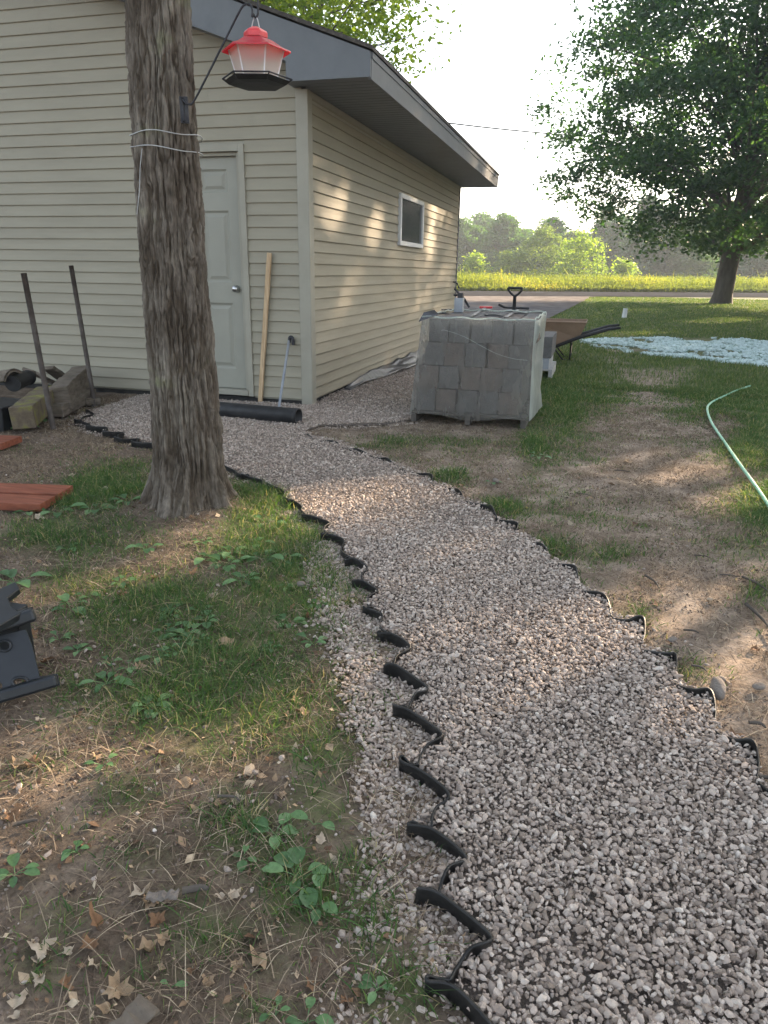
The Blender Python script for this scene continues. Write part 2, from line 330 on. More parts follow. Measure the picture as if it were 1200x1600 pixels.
BLOBS = [  # centre, half width, half height in the photo, strength of the grass
    (170,770,75,45,.9), (90,840,90,30,.7), (130,900,90,40,.5), (250,960,130,60,.85), (330,1010,120,60,.85), (470,900,75,60,.95), (400,790,55,38,1.0), (430,850,80,30,.8), (280,1080,140,50,.75),
    (430,1090,90,70,.6), (120,1060,60,40,.5), (200,1230,60,35,.45), (370,1270,60,60,.75), (500,1160,60,50,.6), (470,1390,60,60,.75), (580,1430,60,60,.45), (280,1420,90,70,.35), (120,1330,70,50,.25), (620,1540,60,50,.6),
    (420,1500,60,40,.3), (60,1190,60,30,.3), (330,1170,80,40,.45), (60,1500,70,50,.4), (150,1560,60,30,.2), (230,1500,90,40,.4), (330,1450,90,45,.5), (420,1330,70,50,.55), (200,1330,90,40,.4), (100,1420,70,40,.4), (500,1250,60,60,.5), (560,1350,40,60,.5), (90,1290,80,30,.35), (400,1570,80,30,.35),
    (835,680,26,45,.8), (868,600,38,50,1.0), (900,560,60,35,1.0), (760,690,120,10,.4), (700,745,35,14,.7), (785,790,35,16,.7), (850,852,45,14,.75), (950,862,50,14,.4), (930,800,80,20,.15), (1150,600,80,32,.9), (1190,680,45,50,.8),
    (1040,560,90,14,1.0), (1200,780,50,40,.7), (990,960,30,18,.5), (1060,1040,50,20,.35), (720,700,90,18,.35), (1190,920,40,20,.35), (600,690,60,10,.4), (1010,1060,60,14,.3), (1160,850,60,25,.25), (560,800,10,5,.0)]
_B = []
for cx_, cy_, rx_, ry_, s_ in BLOBS:
    c_ = G(cx_, cy_); a_ = (G(cx_+rx_, cy_)-G(cx_-rx_, cy_))/2; b_2 = (G(cx_, cy_-ry_)-G(cx_, cy_+ry_))/2
    _B.append((c_[:2], np.linalg.inv(np.array([a_[:2], b_2[:2]]).T), s_))
def seg_x(y): return np.interp(y, PATH_LEFT[::-1, 1][np.argsort(PATH_LEFT[::-1, 1])], PATH_LEFT[::-1, 0][np.argsort(PATH_LEFT[::-1, 1])])
def grass_density(x, y):
    """0 bare soil .. 1 closed turf, near yard; the lawn further off is closed"""
    d = np.zeros(np.shape(x))
    for c, Mi, s in _B:
        u = Mi[0,0]*(x-c[0])+Mi[0,1]*(y-c[1]); v = Mi[1,0]*(x-c[0])+Mi[1,1]*(y-c[1])
        d = np.maximum(d, s*np.exp(-(u*u+v*v)*.75))
    n = fbm(x*2.2, y*2.2, 3.0)
    d = np.minimum(1, d*1.25)*(.65+.8*n) + (n-.47)*.6
    # the lawn beyond the worn track
    tr = -0.55 + (y-9)*0.02
    worn = np.exp(-((x-(0.48-0.03*(y-7)))/(0.80+0.01*y))**4)*(1-sstep(12.5, 15, y))
    far = sstep(7.5, 10.0, y)*sstep(-1.2, -0.6, x)*(1-worn*.97)
    d = np.maximum(d, far*(.6+.6*n))
    far2 = sstep(12, 14.5, y)
    d = np.maximum(d, far2*(.8+.2*n))
    d = d*(1-sstep(.45, .15, np.hypot(x+2.0, y-3.25))*.95)
    return np.clip(d, 0, 1)
DRIVE = np.array([[-8.0, 14.0], [-2.6, 14.1], [-1.9, 15.5], [-1.35, 20.0], [-0.95, 28.0], [-0.6, 36.0], [-0.35, 43.8], [0.3, 46.4], [-14, 38.2]])
XC0 = -2.507
RU = np.array([.83, .56]); RU /= np.linalg.norm(RU); RN = np.array([-RU[1], RU[0]])
R_NEAR, R_FAR = np.array([2., 46.5])@RN, np.array([3., 59.])@RN
def road_d(x, y): return x*RN[0]+y*RN[1]
def ground_z(x, y):
    near = 1-sstep(10, 14, y)
    z = -0.016 + (fbm(x*1.1, y*1.1, 9.0)-.5)*.035*near + ((fbm(x*9, y*9, 2.0)-.5)*.020 + (fbm(x*26, y*26, 7.0, 3)-.5)*.011)*near + (fbm(x*.15, y*.15, 5.0)-.5)*.03*sstep(12, 25, y)*(1-sstep(38, 44, y))
    z = z + .05*np.exp(-(np.hypot(x+2.0, y-3.25)/.45)**2)
    ins = inpoly(x, y, PATH); dd = seg_dist(x, y, PATH_LEFT)
    return np.where(ins, -0.030, np.where((dd < .25) & (y < 4), np.minimum(z, -0.012), z))

def build_ground():
    def axis(lo, hi, f0, f1, step, g):
        a = list(np.arange(f0, f1, step)); s = step; v = f1
        while v < hi: a.append(v); s *= g; v += s
        a.append(hi); s = step; v = f0; b = []
        while v > lo: s *= g; v -= s; b.append(max(v, lo))
        return np.array(sorted(set(b))+a)
    xs = axis(-900, 900, -4.4, 2.6, .022, 1.07); ys = axis(-300, 1200, .4, 7.0, .022, 1.035)
    X, Y = np.meshgrid(xs, ys); Z = ground_z(X, Y); nx, ny = len(xs), len(ys)
    V = np.stack([X.ravel(), Y.ravel(), Z.ravel()], 1); i = np.arange(nx*ny).reshape(ny, nx)
    F = np.stack([i[:-1,:-1], i[:-1,1:], i[1:,1:], i[1:,:-1]], -1).reshape(-1, 4)
    me = npmesh('ground', V, F, True)
    at = me.attributes.new('turf', 'FLOAT', 'POINT'); at.data.foreach_set('value', grass_density(X, Y).ravel().astype(np.float32))
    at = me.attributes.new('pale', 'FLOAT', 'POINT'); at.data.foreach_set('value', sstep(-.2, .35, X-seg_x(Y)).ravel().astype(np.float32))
    m, n, p, o = newmat('soil'); L = n.links.new
    a = N(n, 'ShaderNodeAttribute', attribute_name='turf'); g = N(n, 'ShaderNodeNewGeometry')
    n1 = N(n, 'ShaderNodeTexNoise'); n1.inputs['Scale'].default_value = 5; n1.inputs['Detail'].default_value = 12; n1.inputs['Roughness'].default_value = .7; L(g.outputs['Position'], n1.inputs[0])
    n2 = N(n, 'ShaderNodeTexNoise'); n2.inputs['Scale'].default_value = 75; n2.inputs['Detail'].default_value = 6; n2.inputs['Roughness'].default_value = .7; L(g.outputs['Position'], n2.inputs[0])
    r1 = ramp(n, [(.32, (.135,.105,.08)), (.5, (.235,.19,.15)), (.66, (.36,.30,.245))]); L(n1.outputs[0], r1.inputs[0])
    r2 = ramp(n, [(.3, (.42,.40,.38)), (.46, (.9,.9,.9)), (.60, (1.1,1.1,1.1)), (.70, (1.7,1.6,1.45))]); L(n2.outputs[0], r2.inputs[0])
    mu = N(n, 'ShaderNodeMix'); mu.data_type = 'RGBA'; mu.blend_type = 'MULTIPLY'; mu.inputs[0].default_value = 1; L(r1.outputs[0], mu.inputs[6]); L(r2.outputs[0], mu.inputs[7])
    r3 = ramp(n, [(.3, (.07,.075,.035)), (.55, (.11,.125,.055)), (.72, (.19,.175,.10))]); L(n1.outputs[0], r3.inputs[0])
    mm = N(n, 'ShaderNodeMath', operation='ADD'); L(a.outputs['Fac'], mm.inputs[0]); ms = N(n, 'ShaderNodeMath', operation='MULTIPLY_ADD'); L(n2.outputs[0], ms.inputs[0]); ms.inputs[1].default_value = .9; ms.inputs[2].default_value = -.45
    L(ms.outputs[0], mm.inputs[1]); mr = N(n, 'ShaderNodeMapRange'); mr.inputs[1].default_value = .25; mr.inputs[2].default_value = .75; L(mm.outputs[0], mr.inputs[0])
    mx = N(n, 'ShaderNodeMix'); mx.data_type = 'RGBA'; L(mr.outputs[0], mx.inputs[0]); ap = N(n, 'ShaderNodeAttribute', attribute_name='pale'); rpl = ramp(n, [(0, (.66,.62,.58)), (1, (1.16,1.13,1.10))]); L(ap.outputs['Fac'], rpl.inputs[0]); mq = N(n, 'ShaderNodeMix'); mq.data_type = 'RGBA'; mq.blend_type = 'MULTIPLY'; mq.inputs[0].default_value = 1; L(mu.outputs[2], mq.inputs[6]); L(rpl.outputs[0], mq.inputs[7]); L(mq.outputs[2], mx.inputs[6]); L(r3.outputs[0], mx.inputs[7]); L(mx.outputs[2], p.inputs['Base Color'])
    p.inputs['Roughness'].default_value = .95; p.inputs['Specular IOR Level'].default_value = .15
    b = N(n, 'ShaderNodeBump'); b.inputs['Strength'].default_value = .8; b.inputs['Distance'].default_value = .012; L(n2.outputs[0], b.inputs['Height']); L(b.outputs[0], p.inputs['Normal'])
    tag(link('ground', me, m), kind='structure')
build_ground()
def sheet(name, poly, z, mat):
    me = bpy.data.meshes.new(name); me.from_pydata([(p[0], p[1], z) for p in poly], [], [tuple(range(len(poly)))]); me.update()
    return tag(link(name, me, mat), kind='structure')
sheet('gravel_path', PATH, -.008, M['gravel_bed'])
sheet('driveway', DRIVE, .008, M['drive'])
def rp(t, d): return (RU*t + RN*d)
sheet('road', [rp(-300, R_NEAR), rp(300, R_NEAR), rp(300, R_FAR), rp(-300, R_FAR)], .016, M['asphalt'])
pale = [(912,531),(960,528),(1040,527),(1120,528),(1185,532),(1225,540),(1290,556),(1270,574),(1200,572),(1150,569),(1100,562),(1040,555),(985,549),(935,542)]
pp = [G(*p)[:2] for p in spline([(*p, 0) for p in pale+pale[:1]], 6)[:-1] for p in [p[:2]]]
pp = [p + (fbm(p[0]*3, p[1]*3, 1)-.5)*.5 for p in pp]

# ------------------------------------------------------------------ gravel stones, grass, dead grass
def ico():
    t = (1+5**.5)/2
    v = np.array([(-1,t,0),(1,t,0),(-1,-t,0),(1,-t,0),(0,-1,t),(0,1,t),(0,-1,-t),(0,1,-t),(t,0,-1),(t,0,1),(-t,0,-1),(-t,0,1)], float); v /= np.linalg.norm(v[0])
    f = np.array([(0,11,5),(0,5,1),(0,1,7),(0,7,10),(0,10,11),(1,5,9),(5,11,4),(11,10,2),(10,7,6),(7,1,8),(3,9,4),(3,4,2),(3,2,6),(3,6,8),(3,8,9),(4,9,5),(2,4,11),(6,2,10),(8,6,7),(9,8,1)])
    return v, f
def rotmats(n, tilt):
    a = rng.random(n)*2*PI; b = rng.normal(0, tilt, n); c = rng.normal(0, tilt, n)
    ca, sa, cb, sb, cc, sc = np.cos(a), np.sin(a), np.cos(b), np.sin(b), np.cos(c), np.sin(c)
    Rz = np.zeros((n,3,3)); Rz[:,0,0]=ca; Rz[:,0,1]=-sa; Rz[:,1,0]=sa; Rz[:,1,1]=ca; Rz[:,2,2]=1
    Rx = np.zeros((n,3,3)); Rx[:,0,0]=1; Rx[:,1,1]=cb; Rx[:,1,2]=-sb; Rx[:,2,1]=sb; Rx[:,2,2]=cb
    Ry = np.zeros((n,3,3)); Ry[:,1,1]=1; Ry[:,0,0]=cc; Ry[:,0,2]=sc; Ry[:,2,0]=-sc; Ry[:,2,2]=cc
    return Ry @ Rx @ Rz
def scatter_solids(P, size, tilt=.5, flat=.62):
    v, f = ico(); n = len(P)
    W = v[None]*(1+rng.uniform(-.28, .22, (n, 12, 1))) + rng.normal(0, .07, (n, 12, 3))
    W[:, :, 0] *= rng.uniform(.85, 1.5, (n, 1)); W[:, :, 1] *= rng.uniform(.6, 1.0, (n, 1)); W[:, :, 2] *= flat*rng.uniform(.75, 1.2, (n, 1))
    W = np.einsum('nij,nkj->nki', rotmats(n, tilt), W)*size[:, None, None] + P[:, None]
    F = (f[None] + (np.arange(n)*12)[:, None, None]).reshape(-1, 3)
    return W.reshape(-1, 3), F
def visible(x, y, z=0, m=80):
    d = np.stack([x, y, np.full_like(x, z)-EYE[2]], -1) @ RW
    u = CX+FPX*d[:,0]/d[:,2]; v = CY+FPX*d[:,1]/d[:,2]; return (d[:,2] > .1) & (u > -m-120) & (u < 1200+m+120) & (v < 1600+m+100) & (v > -100)
def build_gravel():
    out = []
    for (y0, y1, s, lay) in ((.3, 3.4, .0112, 2), (3.4, 6.4, .0138, 1), (6.4, 13.5, .021, 1)):
        xs = np.arange(-5, 1.6, s); ys = np.arange(y0, y1, s); X, Y = np.meshgrid(xs, ys); x, y = X.ravel(), Y.ravel()
        for l in range(lay):
            a = x + rng.uniform(-.5, .5, len(x))*s*1.1; b = y + rng.uniform(-.5, .5, len(x))*s*1.1
            keep = inpoly(a, b, PATH) & visible(a, b)
            if l: keep &= rng.random(len(x)) < .8
            dl = seg_dist(a, b, PATH_LEFT)
            ip_ = inpoly(a, b, PATH); spw = (.07+.44*fbm(a*4, b*4, 1.0))*sstep(5.5, 2.4, b)
            spill = (~ip_) & (dl < spw) & (b < 4.6) & (a < .8)
            spill &= (rng.random(len(x)) < 1.25*sstep(.18, .46, fbm(a*7, b*7, 4))*sstep(1.0, .35, dl/np.maximum(spw, .01))) & visible(a, b)
            if y0 > 3: spill |= (~ip_) & (b > 4.6) & (seg_dist(a, b, np.vstack([PATH, PATH[:1]])) < .09) & (rng.random(len(x)) < .5) & (a > -4.6) & visible(a, b) & ~((a < -2.5) & (b > 6.35))
            far = (~inpoly(a, b, PATH)) & (rng.random(len(x)) < .004) & (b < 6) & (dl < 1.1) & visible(a, b)
            for kk, zz in ((keep, .004 + .007*l), (spill, -.014), (far, -.012)):
                q = kk.nonzero()[0]; r = np.clip(rng.lognormal(math.log(.0057), .35, len(q)), .0024, .0130)*(1 if s < .02 else 1.25)
                z = zz + (fbm(a[q]*2.5, b[q]*2.5, 6)-.5)*.022 + rng.uniform(-.004, .005, len(q))
                z = np.where(kk[q], z, z)
                out.append((np.stack([a[q], b[q], z], 1), r))
    P = np.concatenate([o[0] for o in out]); r = np.concatenate([o[1] for o in out])
    print('stones', len(P))
    V, F = scatter_solids(P, r)
    tag(link('gravel', npmesh('gravel', V, F), M['stones']), 'crushed pinkish grey gravel covering the path and spilling past the edging', 'gravel', kind='stuff')
build_gravel()
def blades(P, h, wd, lean=.35, curl=.5):
    n = len(P); a = rng.random(n)*2*PI; s = np.stack([np.cos(a), np.sin(a), 0*a], 1); b = rng.random(n)*2*PI; l = np.stack([np.cos(b), np.sin(b), 0*b], 1)
    ln = rng.gamma(2, lean/2, n)[:, None]; up = np.array([0, 0, 1.0]); h = h[:, None]; wd = wd[:, None]
    m1 = P + up*h*.55 + l*ln*h*.45; tip = P + up*h*(1-.25*np.minimum(ln, 2)*curl) + l*ln*h*1.25
    V = np.stack([P-s*wd, P+s*wd, m1+s*wd*.8, m1-s*wd*.8, tip], 1).reshape(-1, 3); i = (np.arange(n)*5)[:, None]
    return V, [i+np.array([[0,1,2,3]]), i+np.array([[3,2,4]])]
def build_grass():
    # near yard, tufted
    n = 700000; x = rng.uniform(-4.6, 3.2, n); y = rng.uniform(.5, 9.0, n)
    g = grass_density(x, y); cl = fbm(x*9, y*9, 8.0, 3); cl2 = fbm(x*3, y*3, 1.5, 3)
    k = (rng.random(n) < np.clip(g*1.15, 0, 1)*sstep(.30, .55, cl+g*.16)) & visible(x, y) & ~inpoly(x, y, PATH)
    k &= ~((x < -2.5) & (y > 6.3))
    x, y, g, c2 = x[k], y[k], g[k], cl2[k]; P = np.stack([x, y, ground_z(x, y)-.003], 1)
    h = (.014 + .040*g*c2*1.6)*rng.uniform(.4, 1.6, len(x)); V, F = blades(P, h, rng.uniform(.0008, .0019, len(x))*(1+y*.12), .85)
    print('blades', len(x))
    tag(link('grass', npmesh('grass', V, F), M['blade']), 'patchy green yard grass around bare soil', 'grass', kind='stuff')
    n = 420000; x = rng.uniform(-4.6, 3.2, n); y = rng.uniform(.5, 7.5, n)
    k = (rng.random(n) < sstep(.30,.65,fbm(x*7, y*7, 11))+.12) & visible(x, y) & ~inpoly(x, y, PATH) & ~((x < -2.5) & (y > 6.3)); x, y = x[k], y[k]
    P = np.stack([x, y, ground_z(x, y)+.001], 1); V, F = blades(P, rng.uniform(.006, .028, len(x)), rng.uniform(.0006, .0013, len(x))*(1+y*.1), 2.2)
    tag(link('thatch', npmesh('thatch', V, F), M['thatch']), 'dry straw coloured grass litter on the bare soil', 'dead grass', kind='stuff')
    # lawn out to the road
    n = 330000; u = rng.random(n); y = 8.5 + 38*u**1.7; x = rng.uniform(-.5, 1, n)*(y*.62+1); x = np.where(x < -2.4, -2.4+rng.random(n), x)
    g = grass_density(x, y); k = (rng.random(n) < g*sstep(.25, .6, fbm(x*4, y*4, 3)+.15)) & visible(x, y) & ~inpoly(x, y, DRIVE) & ~inpoly(x, y, PATH) & (road_d(x, y) < R_NEAR-.4) & ~inpoly(x, y, np.array(pp))
    k &= ~((x < -2.45) & (y < 13.9)); x, y = x[k], y[k]; P = np.stack([x, y, ground_z(x, y)-.004], 1)
    V, F = blades(P, rng.uniform(.03, .075, len(x)), .0018*(y*.22)**.9, .5)
    print('lawn', len(x))
    tag(link('lawn', npmesh('lawn', V, F), M['far_blade']), 'mown green lawn reaching to the road', 'lawn', kind='stuff')
build_grass()
def build_litter():
    n = 200000; x = rng.uniform(-4.6, 3.2, n); y = rng.uniform(.5, 8.5, n); k = (rng.random(n) < sstep(.35, .6, fbm(x*5, y*5, 21))*(1-.6*grass_density(x, y))) & visible(x, y) & ~inpoly(x, y, PATH) & ~((x < -2.5) & (y > 6.3)); x, y = x[k], y[k]
    P = np.stack([x, y, ground_z(x, y)+.0005], 1); V, F = scatter_solids(P, np.clip(rng.lognormal(math.log(.0030), .5, len(x)), .001, .010), .6, .7)
    tag(link('soil_crumbs', npmesh('soil_crumbs', V, F), M['crumb']), 'loose crumbs of brown soil over the bare ground', 'soil', kind='stuff')
    n = 30000; x = rng.uniform(-4.6, 3.2, n); y = rng.uniform(.5, 8.5, n); cl = fbm(x*3.1, y*3.1, 31); w_ = np.where(x < seg_x(y), 1.0, .35)
    k = (rng.random(n) < sstep(.36, .62, cl)*w_) & visible(x, y) & ~inpoly(x, y, PATH) & ~((x < -2.5) & (y > 6.3)); x, y = x[k], y[k]
    P = np.stack([x, y, ground_z(x, y)+.005], 1); V, F = leafcards(P, rng.lognormal(math.log(.012), .5, len(x)), 1.0, 3)
    tag(link('leaf_litter', npmesh('leaf_litter', V, F), M['chip']), 'brown and tan scraps of old leaves strewn over the yard', 'leaf litter', kind='stuff')
def build_patch():
    pts = np.array(pp); lo, hi = pts.min(0), pts.max(0); n = 26000
    x = rng.uniform(lo[0], hi[0], n); y = rng.uniform(lo[1], hi[1], n); k = inpoly(x, y, pts) & (rng.random(n) < sstep(.40, .52, fbm(x*2.2, y*2.6, 4))); x, y = x[k], y[k]
    P = np.stack([x, y, ground_z(x, y)+rng.uniform(.0, .02, len(x))], 1); V, F = scatter_solids(P, rng.uniform(.02, .05, len(x)), .4, .45)
    tag(link('pale_mulch', npmesh('pale_mulch', V, F), M['mulch_patch']), 'pale bluish white mulch spread in a patch on the lawn', 'mulch', kind='stuff')
build_patch()
# ------------------------------------------------------------------ field beyond the road
def build_field():
    n = 120000; t = rng.uniform(-70, 110, n); d = R_FAR + 1.2 + 75*rng.random(n)**2.2; P = np.stack([RU[0]*t+RN[0]*d, RU[1]*t+RN[1]*d], 1)
    x, y = P[:, 0], P[:, 1]; k = visible(x, y, 1.0, 120); x, y, d = x[k], y[k], d[k]; P = np.stack([x, y, 0*x], 1)
    ed = sstep(R_FAR+1, R_FAR+3.5, d); h = (.35+.75*ed)*rng.uniform(.6, 1.15, len(x))*(.75+.5*fbm(x*.25, y*.25, 2))
    tall = rng.random(len(x)) < .012; h = np.where(tall, h*1.6, h)
    V, F = blades(P, h, rng.uniform(.02, .055, len(x)), .3)
    # leafy tufts on the stalks
    m = len(x)*2; i = rng.integers(0, len(x), m); Q = P[i] + np.stack([rng.normal(0, .12, m), rng.normal(0, .12, m), h[i]*rng.uniform(.3, 1.0, m)], 1)
    s = rng.uniform(.04, .10, m); a = rng.random((m, 3))-.5; a /= np.linalg.norm(a, axis=1)[:, None]; b = np.cross(a, rng.random((m, 3))-.5); b /= np.linalg.norm(b, axis=1)[:, None]
    W = np.stack([Q-a*s[:, None], Q+b*s[:, None]*.6, Q+a*s[:, None], Q-b*s[:, None]*.6], 1).reshape(-1, 3); o = len(V)
    F.append((np.arange(m)*4)[:, None]+np.array([[0,1,2,3]])+o)
    tag(link('field_vegetation', npmesh('field_vegetation', np.concatenate([V, W]), F), M['field_plant']), 'tall yellow green weeds and goldenrod filling the sunlit field beyond the road', 'field plants', kind='stuff')
build_field()

# ------------------------------------------------------------------ trees
def leafcards(P, size, flat=.5, seed=0):
    g = np.random.default_rng(seed); n = len(P)
    nrm = g.normal(0, 1, (n, 3)); nrm[:, 2] = np.abs(nrm[:, 2])+flat; nrm /= np.linalg.norm(nrm, axis=1)[:, None]
    a = np.cross(nrm, g.normal(0, 1, (n, 3))); a /= np.linalg.norm(a, axis=1)[:, None]; b = np.cross(nrm, a); s = size[:, None]
    # pointed leaf folded along its midrib
    V = np.stack([P-a*s*.55, P+b*s*.34+nrm*s*.08, P+a*s*.6, P-b*s*.34+nrm*s*.08], 1).reshape(-1, 3)
    i = (np.arange(n)*4)[:, None]; return V, [i+np.array([[0,1,2]]), i+np.array([[0,2,3]])]
build_litter()
# holes cut in the crowns to throw chosen sun patches on yard and wall
SUNV = np.array(sd); SPOTS = []
for px, py, r, k in ((585,800,.20,1), (540,790,.20,1), (500,782,.17,1), (470,775,.12,1), (520,705,.13,.9), (480,710,.13,.9), (440,716,.12,.9), (400,722,.10,.8), (400,818,.15,1), (430,808,.12,1), (375,815,.10,.9),
        (610,890,.17,.75), (660,920,.20,.7), (700,940,.18,.6), (1150,960,.24,1), (1100,955,.22,1), (1195,955,.24,1), (1050,955,.19,1), (1010,985,.15,1), (982,716,.15,1), (1095,722,.20,1), (1060,726,.16,1), (1140,715,.14,1), (1192,768,.18,1),
        (870,1000,.17,.8), (840,1130,.16,.65), (930,1040,.15,.5), (255,885,.14,1), (290,880,.12,.9), (210,892,.10,.8), (20,1245,.16,.95), (65,1235,.13,.9), (130,1215,.12,.8), (360,1240,.08,.6), (1160,1145,.07,1), (640,1068,.08,.8),
        (480,1100,.10,.8), (1125,500,.6,.9), (1000,520,.3,.7), (360,690,.10,.7), (600,1160,.12,.5), (300,1180,.1,.5), (720,860,.14,.5), (560,880,.10,.7)):
    SPOTS.append((G(px, py), r*1.2, k))
for px, py, r, k in ((500,262,.15,1), (505,300,.16,1), (512,335,.15,1), (528,262,.13,.9), (530,300,.14,.95), (527,340,.13,.9), (486,255,.10,1), (673,325,.16,1), (690,335,.16,1), (690,362,.14,.8), (670,378,.15,1), (652,405,.15,1), (668,412,.15,1), (556,440,.10,1), (536,455,.12,1),
        (530,480,.12,1), (512,520,.11,.8), (518,540,.1,.7), (600,265,.10,.6), (580,285,.08,.5), (620,330,.08,.5), (665,470,.14,.6), (645,480,.12,.5), (618,548,.12,.7), (600,480,.08,.6), (655,440,.12,.7), (700,445,.12,.5), (625,428,.08,.6)):
    SPOTS.append((onX(px, py, XC0), r*.52, k*.95))
SPOTS += [(onY(72, 608, 5.3), .12, 1), (onY(68, 590, 4.75), .06, 1), (onY(333, 700, 3.2), .05, 1)]
SP = np.array([p for p, r, k in SPOTS]); SR = np.array([r for p, r, k in SPOTS]); SK = np.array([k for p, r, k in SPOTS])
_a = np.cross(SUNV, (0, 0, 1.)); _a /= np.linalg.norm(_a); _b = np.cross(_a, SUNV)
def cut_sun_gaps(W, g):
    keep = np.ones(len(W), bool); rnd = g.random(len(W))
    for p, r, k in zip(SP, SR, SK):
        d = W-p; u, v = d@_a, d@_b; rr = r*(.65+.9*vnoise(u*8+p[0]*9, v*8+p[1]*5, 2.0))+.02
        keep &= ~((u*u+v*v < rr*rr) & (d@SUNV > .5) & (rnd < k))
    return keep
def make_tree(name, label, cat, base, th, tr, env, zr, nclump, nleaf, lsize, lmat, bmat, seed, lean=(0, 0), group=None, sig=.75, limbs=26, gap=.42, trunk_override=None, shell=.6, parts=True):
    g = np.random.default_rng(seed); base = np.array(base, float); root = empty(name, base, label, cat, group)
    ez, er = zip(*env); z = g.uniform(zr[0], zr[1], nclump*4); R = np.interp(z, ez, er); z = z[g.random(len(z)) < (R/max(er))**1.3][:nclump*3]
    R = np.interp(z, ez, er); a = g.random(len(z))*2*PI; rad = R*(shell+(1-shell)*g.random(len(z)))*np.where(g.random(len(z)) < .3, g.random(len(z)), 1)
    lob = .72+.5*vnoise(np.cos(a)*1.6+9, np.sin(a)*1.6+seed*.37, z*.28)
    C = np.stack([np.cos(a)*rad*lob+lean[0]*z/th, np.sin(a)*rad*lob+lean[1]*z/th, z], 1)
    C = C[vnoise(C[:, 0]*.33+seed, C[:, 1]*.33, C[:, 2]*.45) > gap*.82][:nclump]
    n = len(C)*nleaf; i = np.repeat(np.arange(len(C)), nleaf); cs = g.uniform(.6, 1.25, len(C))*sig
    Q = C[i] + g.normal(0, 1, (n, 3))*cs[i][:, None]*np.array([1, 1, .42]); Q[:, 2] -= .10*np.hypot(Q[:, 0]-C[i][:, 0], Q[:, 1]-C[i][:, 1])
    if base[1] < 60: Q = Q[cut_sun_gaps(Q+base, g)]; n = len(Q)
    V, F = leafcards(Q, g.uniform(.65, 1.3, n)*lsize, .5, seed)
    link('crown', npmesh('crown', V, F), lmat, root, loc=(0, 0, 0))
    b = MB(); tp = []
    for k in range(9):
        t = k/8; tp.append((lean[0]*t*.9+.12*tr*math.sin(t*5+seed), lean[1]*t*.9, -.15+t*th*.93))
    rr = [tr*(1.55 if k == 0 else 1.0-.105*k) for k in range(9)]; rr[1] = tr*.97
    if trunk_override is None:
        pts = [tp[0], (tp[0][0], tp[0][1], .05), (tp[0][0]*.8+tp[1][0]*.2, tp[0][1]*.8+tp[1][1]*.2, .45)] + tp[1:]; b.tube(pts, [tr*1.45, tr*1.25, tr*1.05]+rr[1:], 14)
    for q in C[g.permutation(len(C))[:limbs]]:
        z0 = max(zr[0]*.75, q[2]*g.uniform(.35, .62)); t = z0/th; s0 = np.array([lean[0]*t, lean[1]*t, z0]); m = s0*.45+q*.55+np.array([0, 0, .12*np.linalg.norm(q-s0)])
        r0 = tr*(1-t)*g.uniform(.22, .42); ps = spline([s0, m, q], 4); b.tube(ps, list(np.linspace(r0, r0*.15, len(ps))), 6)
        for _ in range(3):
            e = q + g.normal(0, 1, 3)*np.array([1.2, 1.2, .7]); b.tube([m, (m+e)/2+np.array([0, 0, .15]), e], [r0*.45, r0*.25, r0*.06], 5)
    if trunk_override is None: b.build('trunk', bmat, root, loc=(0, 0, 0))
    else: b.build('limb', bmat, root, loc=(0, 0, 0)); trunk_override(root)
    return root
def copy_tree(o, parent=None):
    c = o.copy(); COL.objects.link(c); c.parent = parent
    for ch in list(o.children): copy_tree(ch, c)
    return c
# the maple on the lawn by the road
make_tree('maple_tree', 'large dark green maple standing on the lawn beside the road', 'tree', (5.75, 38.5, 0), 21, .41,
    [(2.3,3.2),(3.3,6.2),(4.8,8.0),(6,8.8),(8,9.0),(10.5,8.3),(13,7.0),(16,5.8),(19,4.4),(22,2.0)], (2.4, 22), 880, 150, .19, M['maple_leaf'], M['bark_far'], 11, lean=(1.0, .3), sig=.62, limbs=60, gap=.48)
# bright tree behind the garage
make_tree('roadside_maple', 'sunlit yellow green maple rising behind the garage roof', 'tree', (-8.6, 19.0, 0), 13, .3,
    [(4,1.5),(6,3.8),(8,4.6),(10,4.5),(12,3.2),(14,1)], (4.2, 14), 330, 120, .13, M['bright_leaf'], M['bark_far'], 5, sig=.55, limbs=26, gap=.42)
# trees standing outside the picture that shade the yard
for k, (x, y, h, r, s) in enumerate(((9.9, 17.0, 12.5, 4.8, 21), (13.4, 25.0, 15, 6.0, 22), (17.6, 32.0, 20, 7.2, 23), (24.0, 27.0, 19, 7.0, 24), (20.5, 41.0, 22, 7.6, 25), (14.5, 9.0, 12, 4.2, 26))):
    make_tree('shade_tree', ['maple to the right of the yard nearest the gravel path', 'tall maple standing in the side yard past the lawn edge', 'broad maple in the side yard halfway to the road', 'maple at the outer side of the yard behind the others', 'tallest maple near the road beyond the lawn maple', 'outermost maple on the far side of the yard'][k], 'tree', (x, y, 0), h, .22,
        [(1.2,r*.6),(2.2,r*.85),(h*.35,r),(h*.6,r*.9),(h*.85,r*.55),(h,r*.15)], (1.3, h), int(22*h), 72, .24, M['maple_leaf'], M['bark_far'], s, sig=.75, limbs=16, gap=.38, group='maples shading the yard')

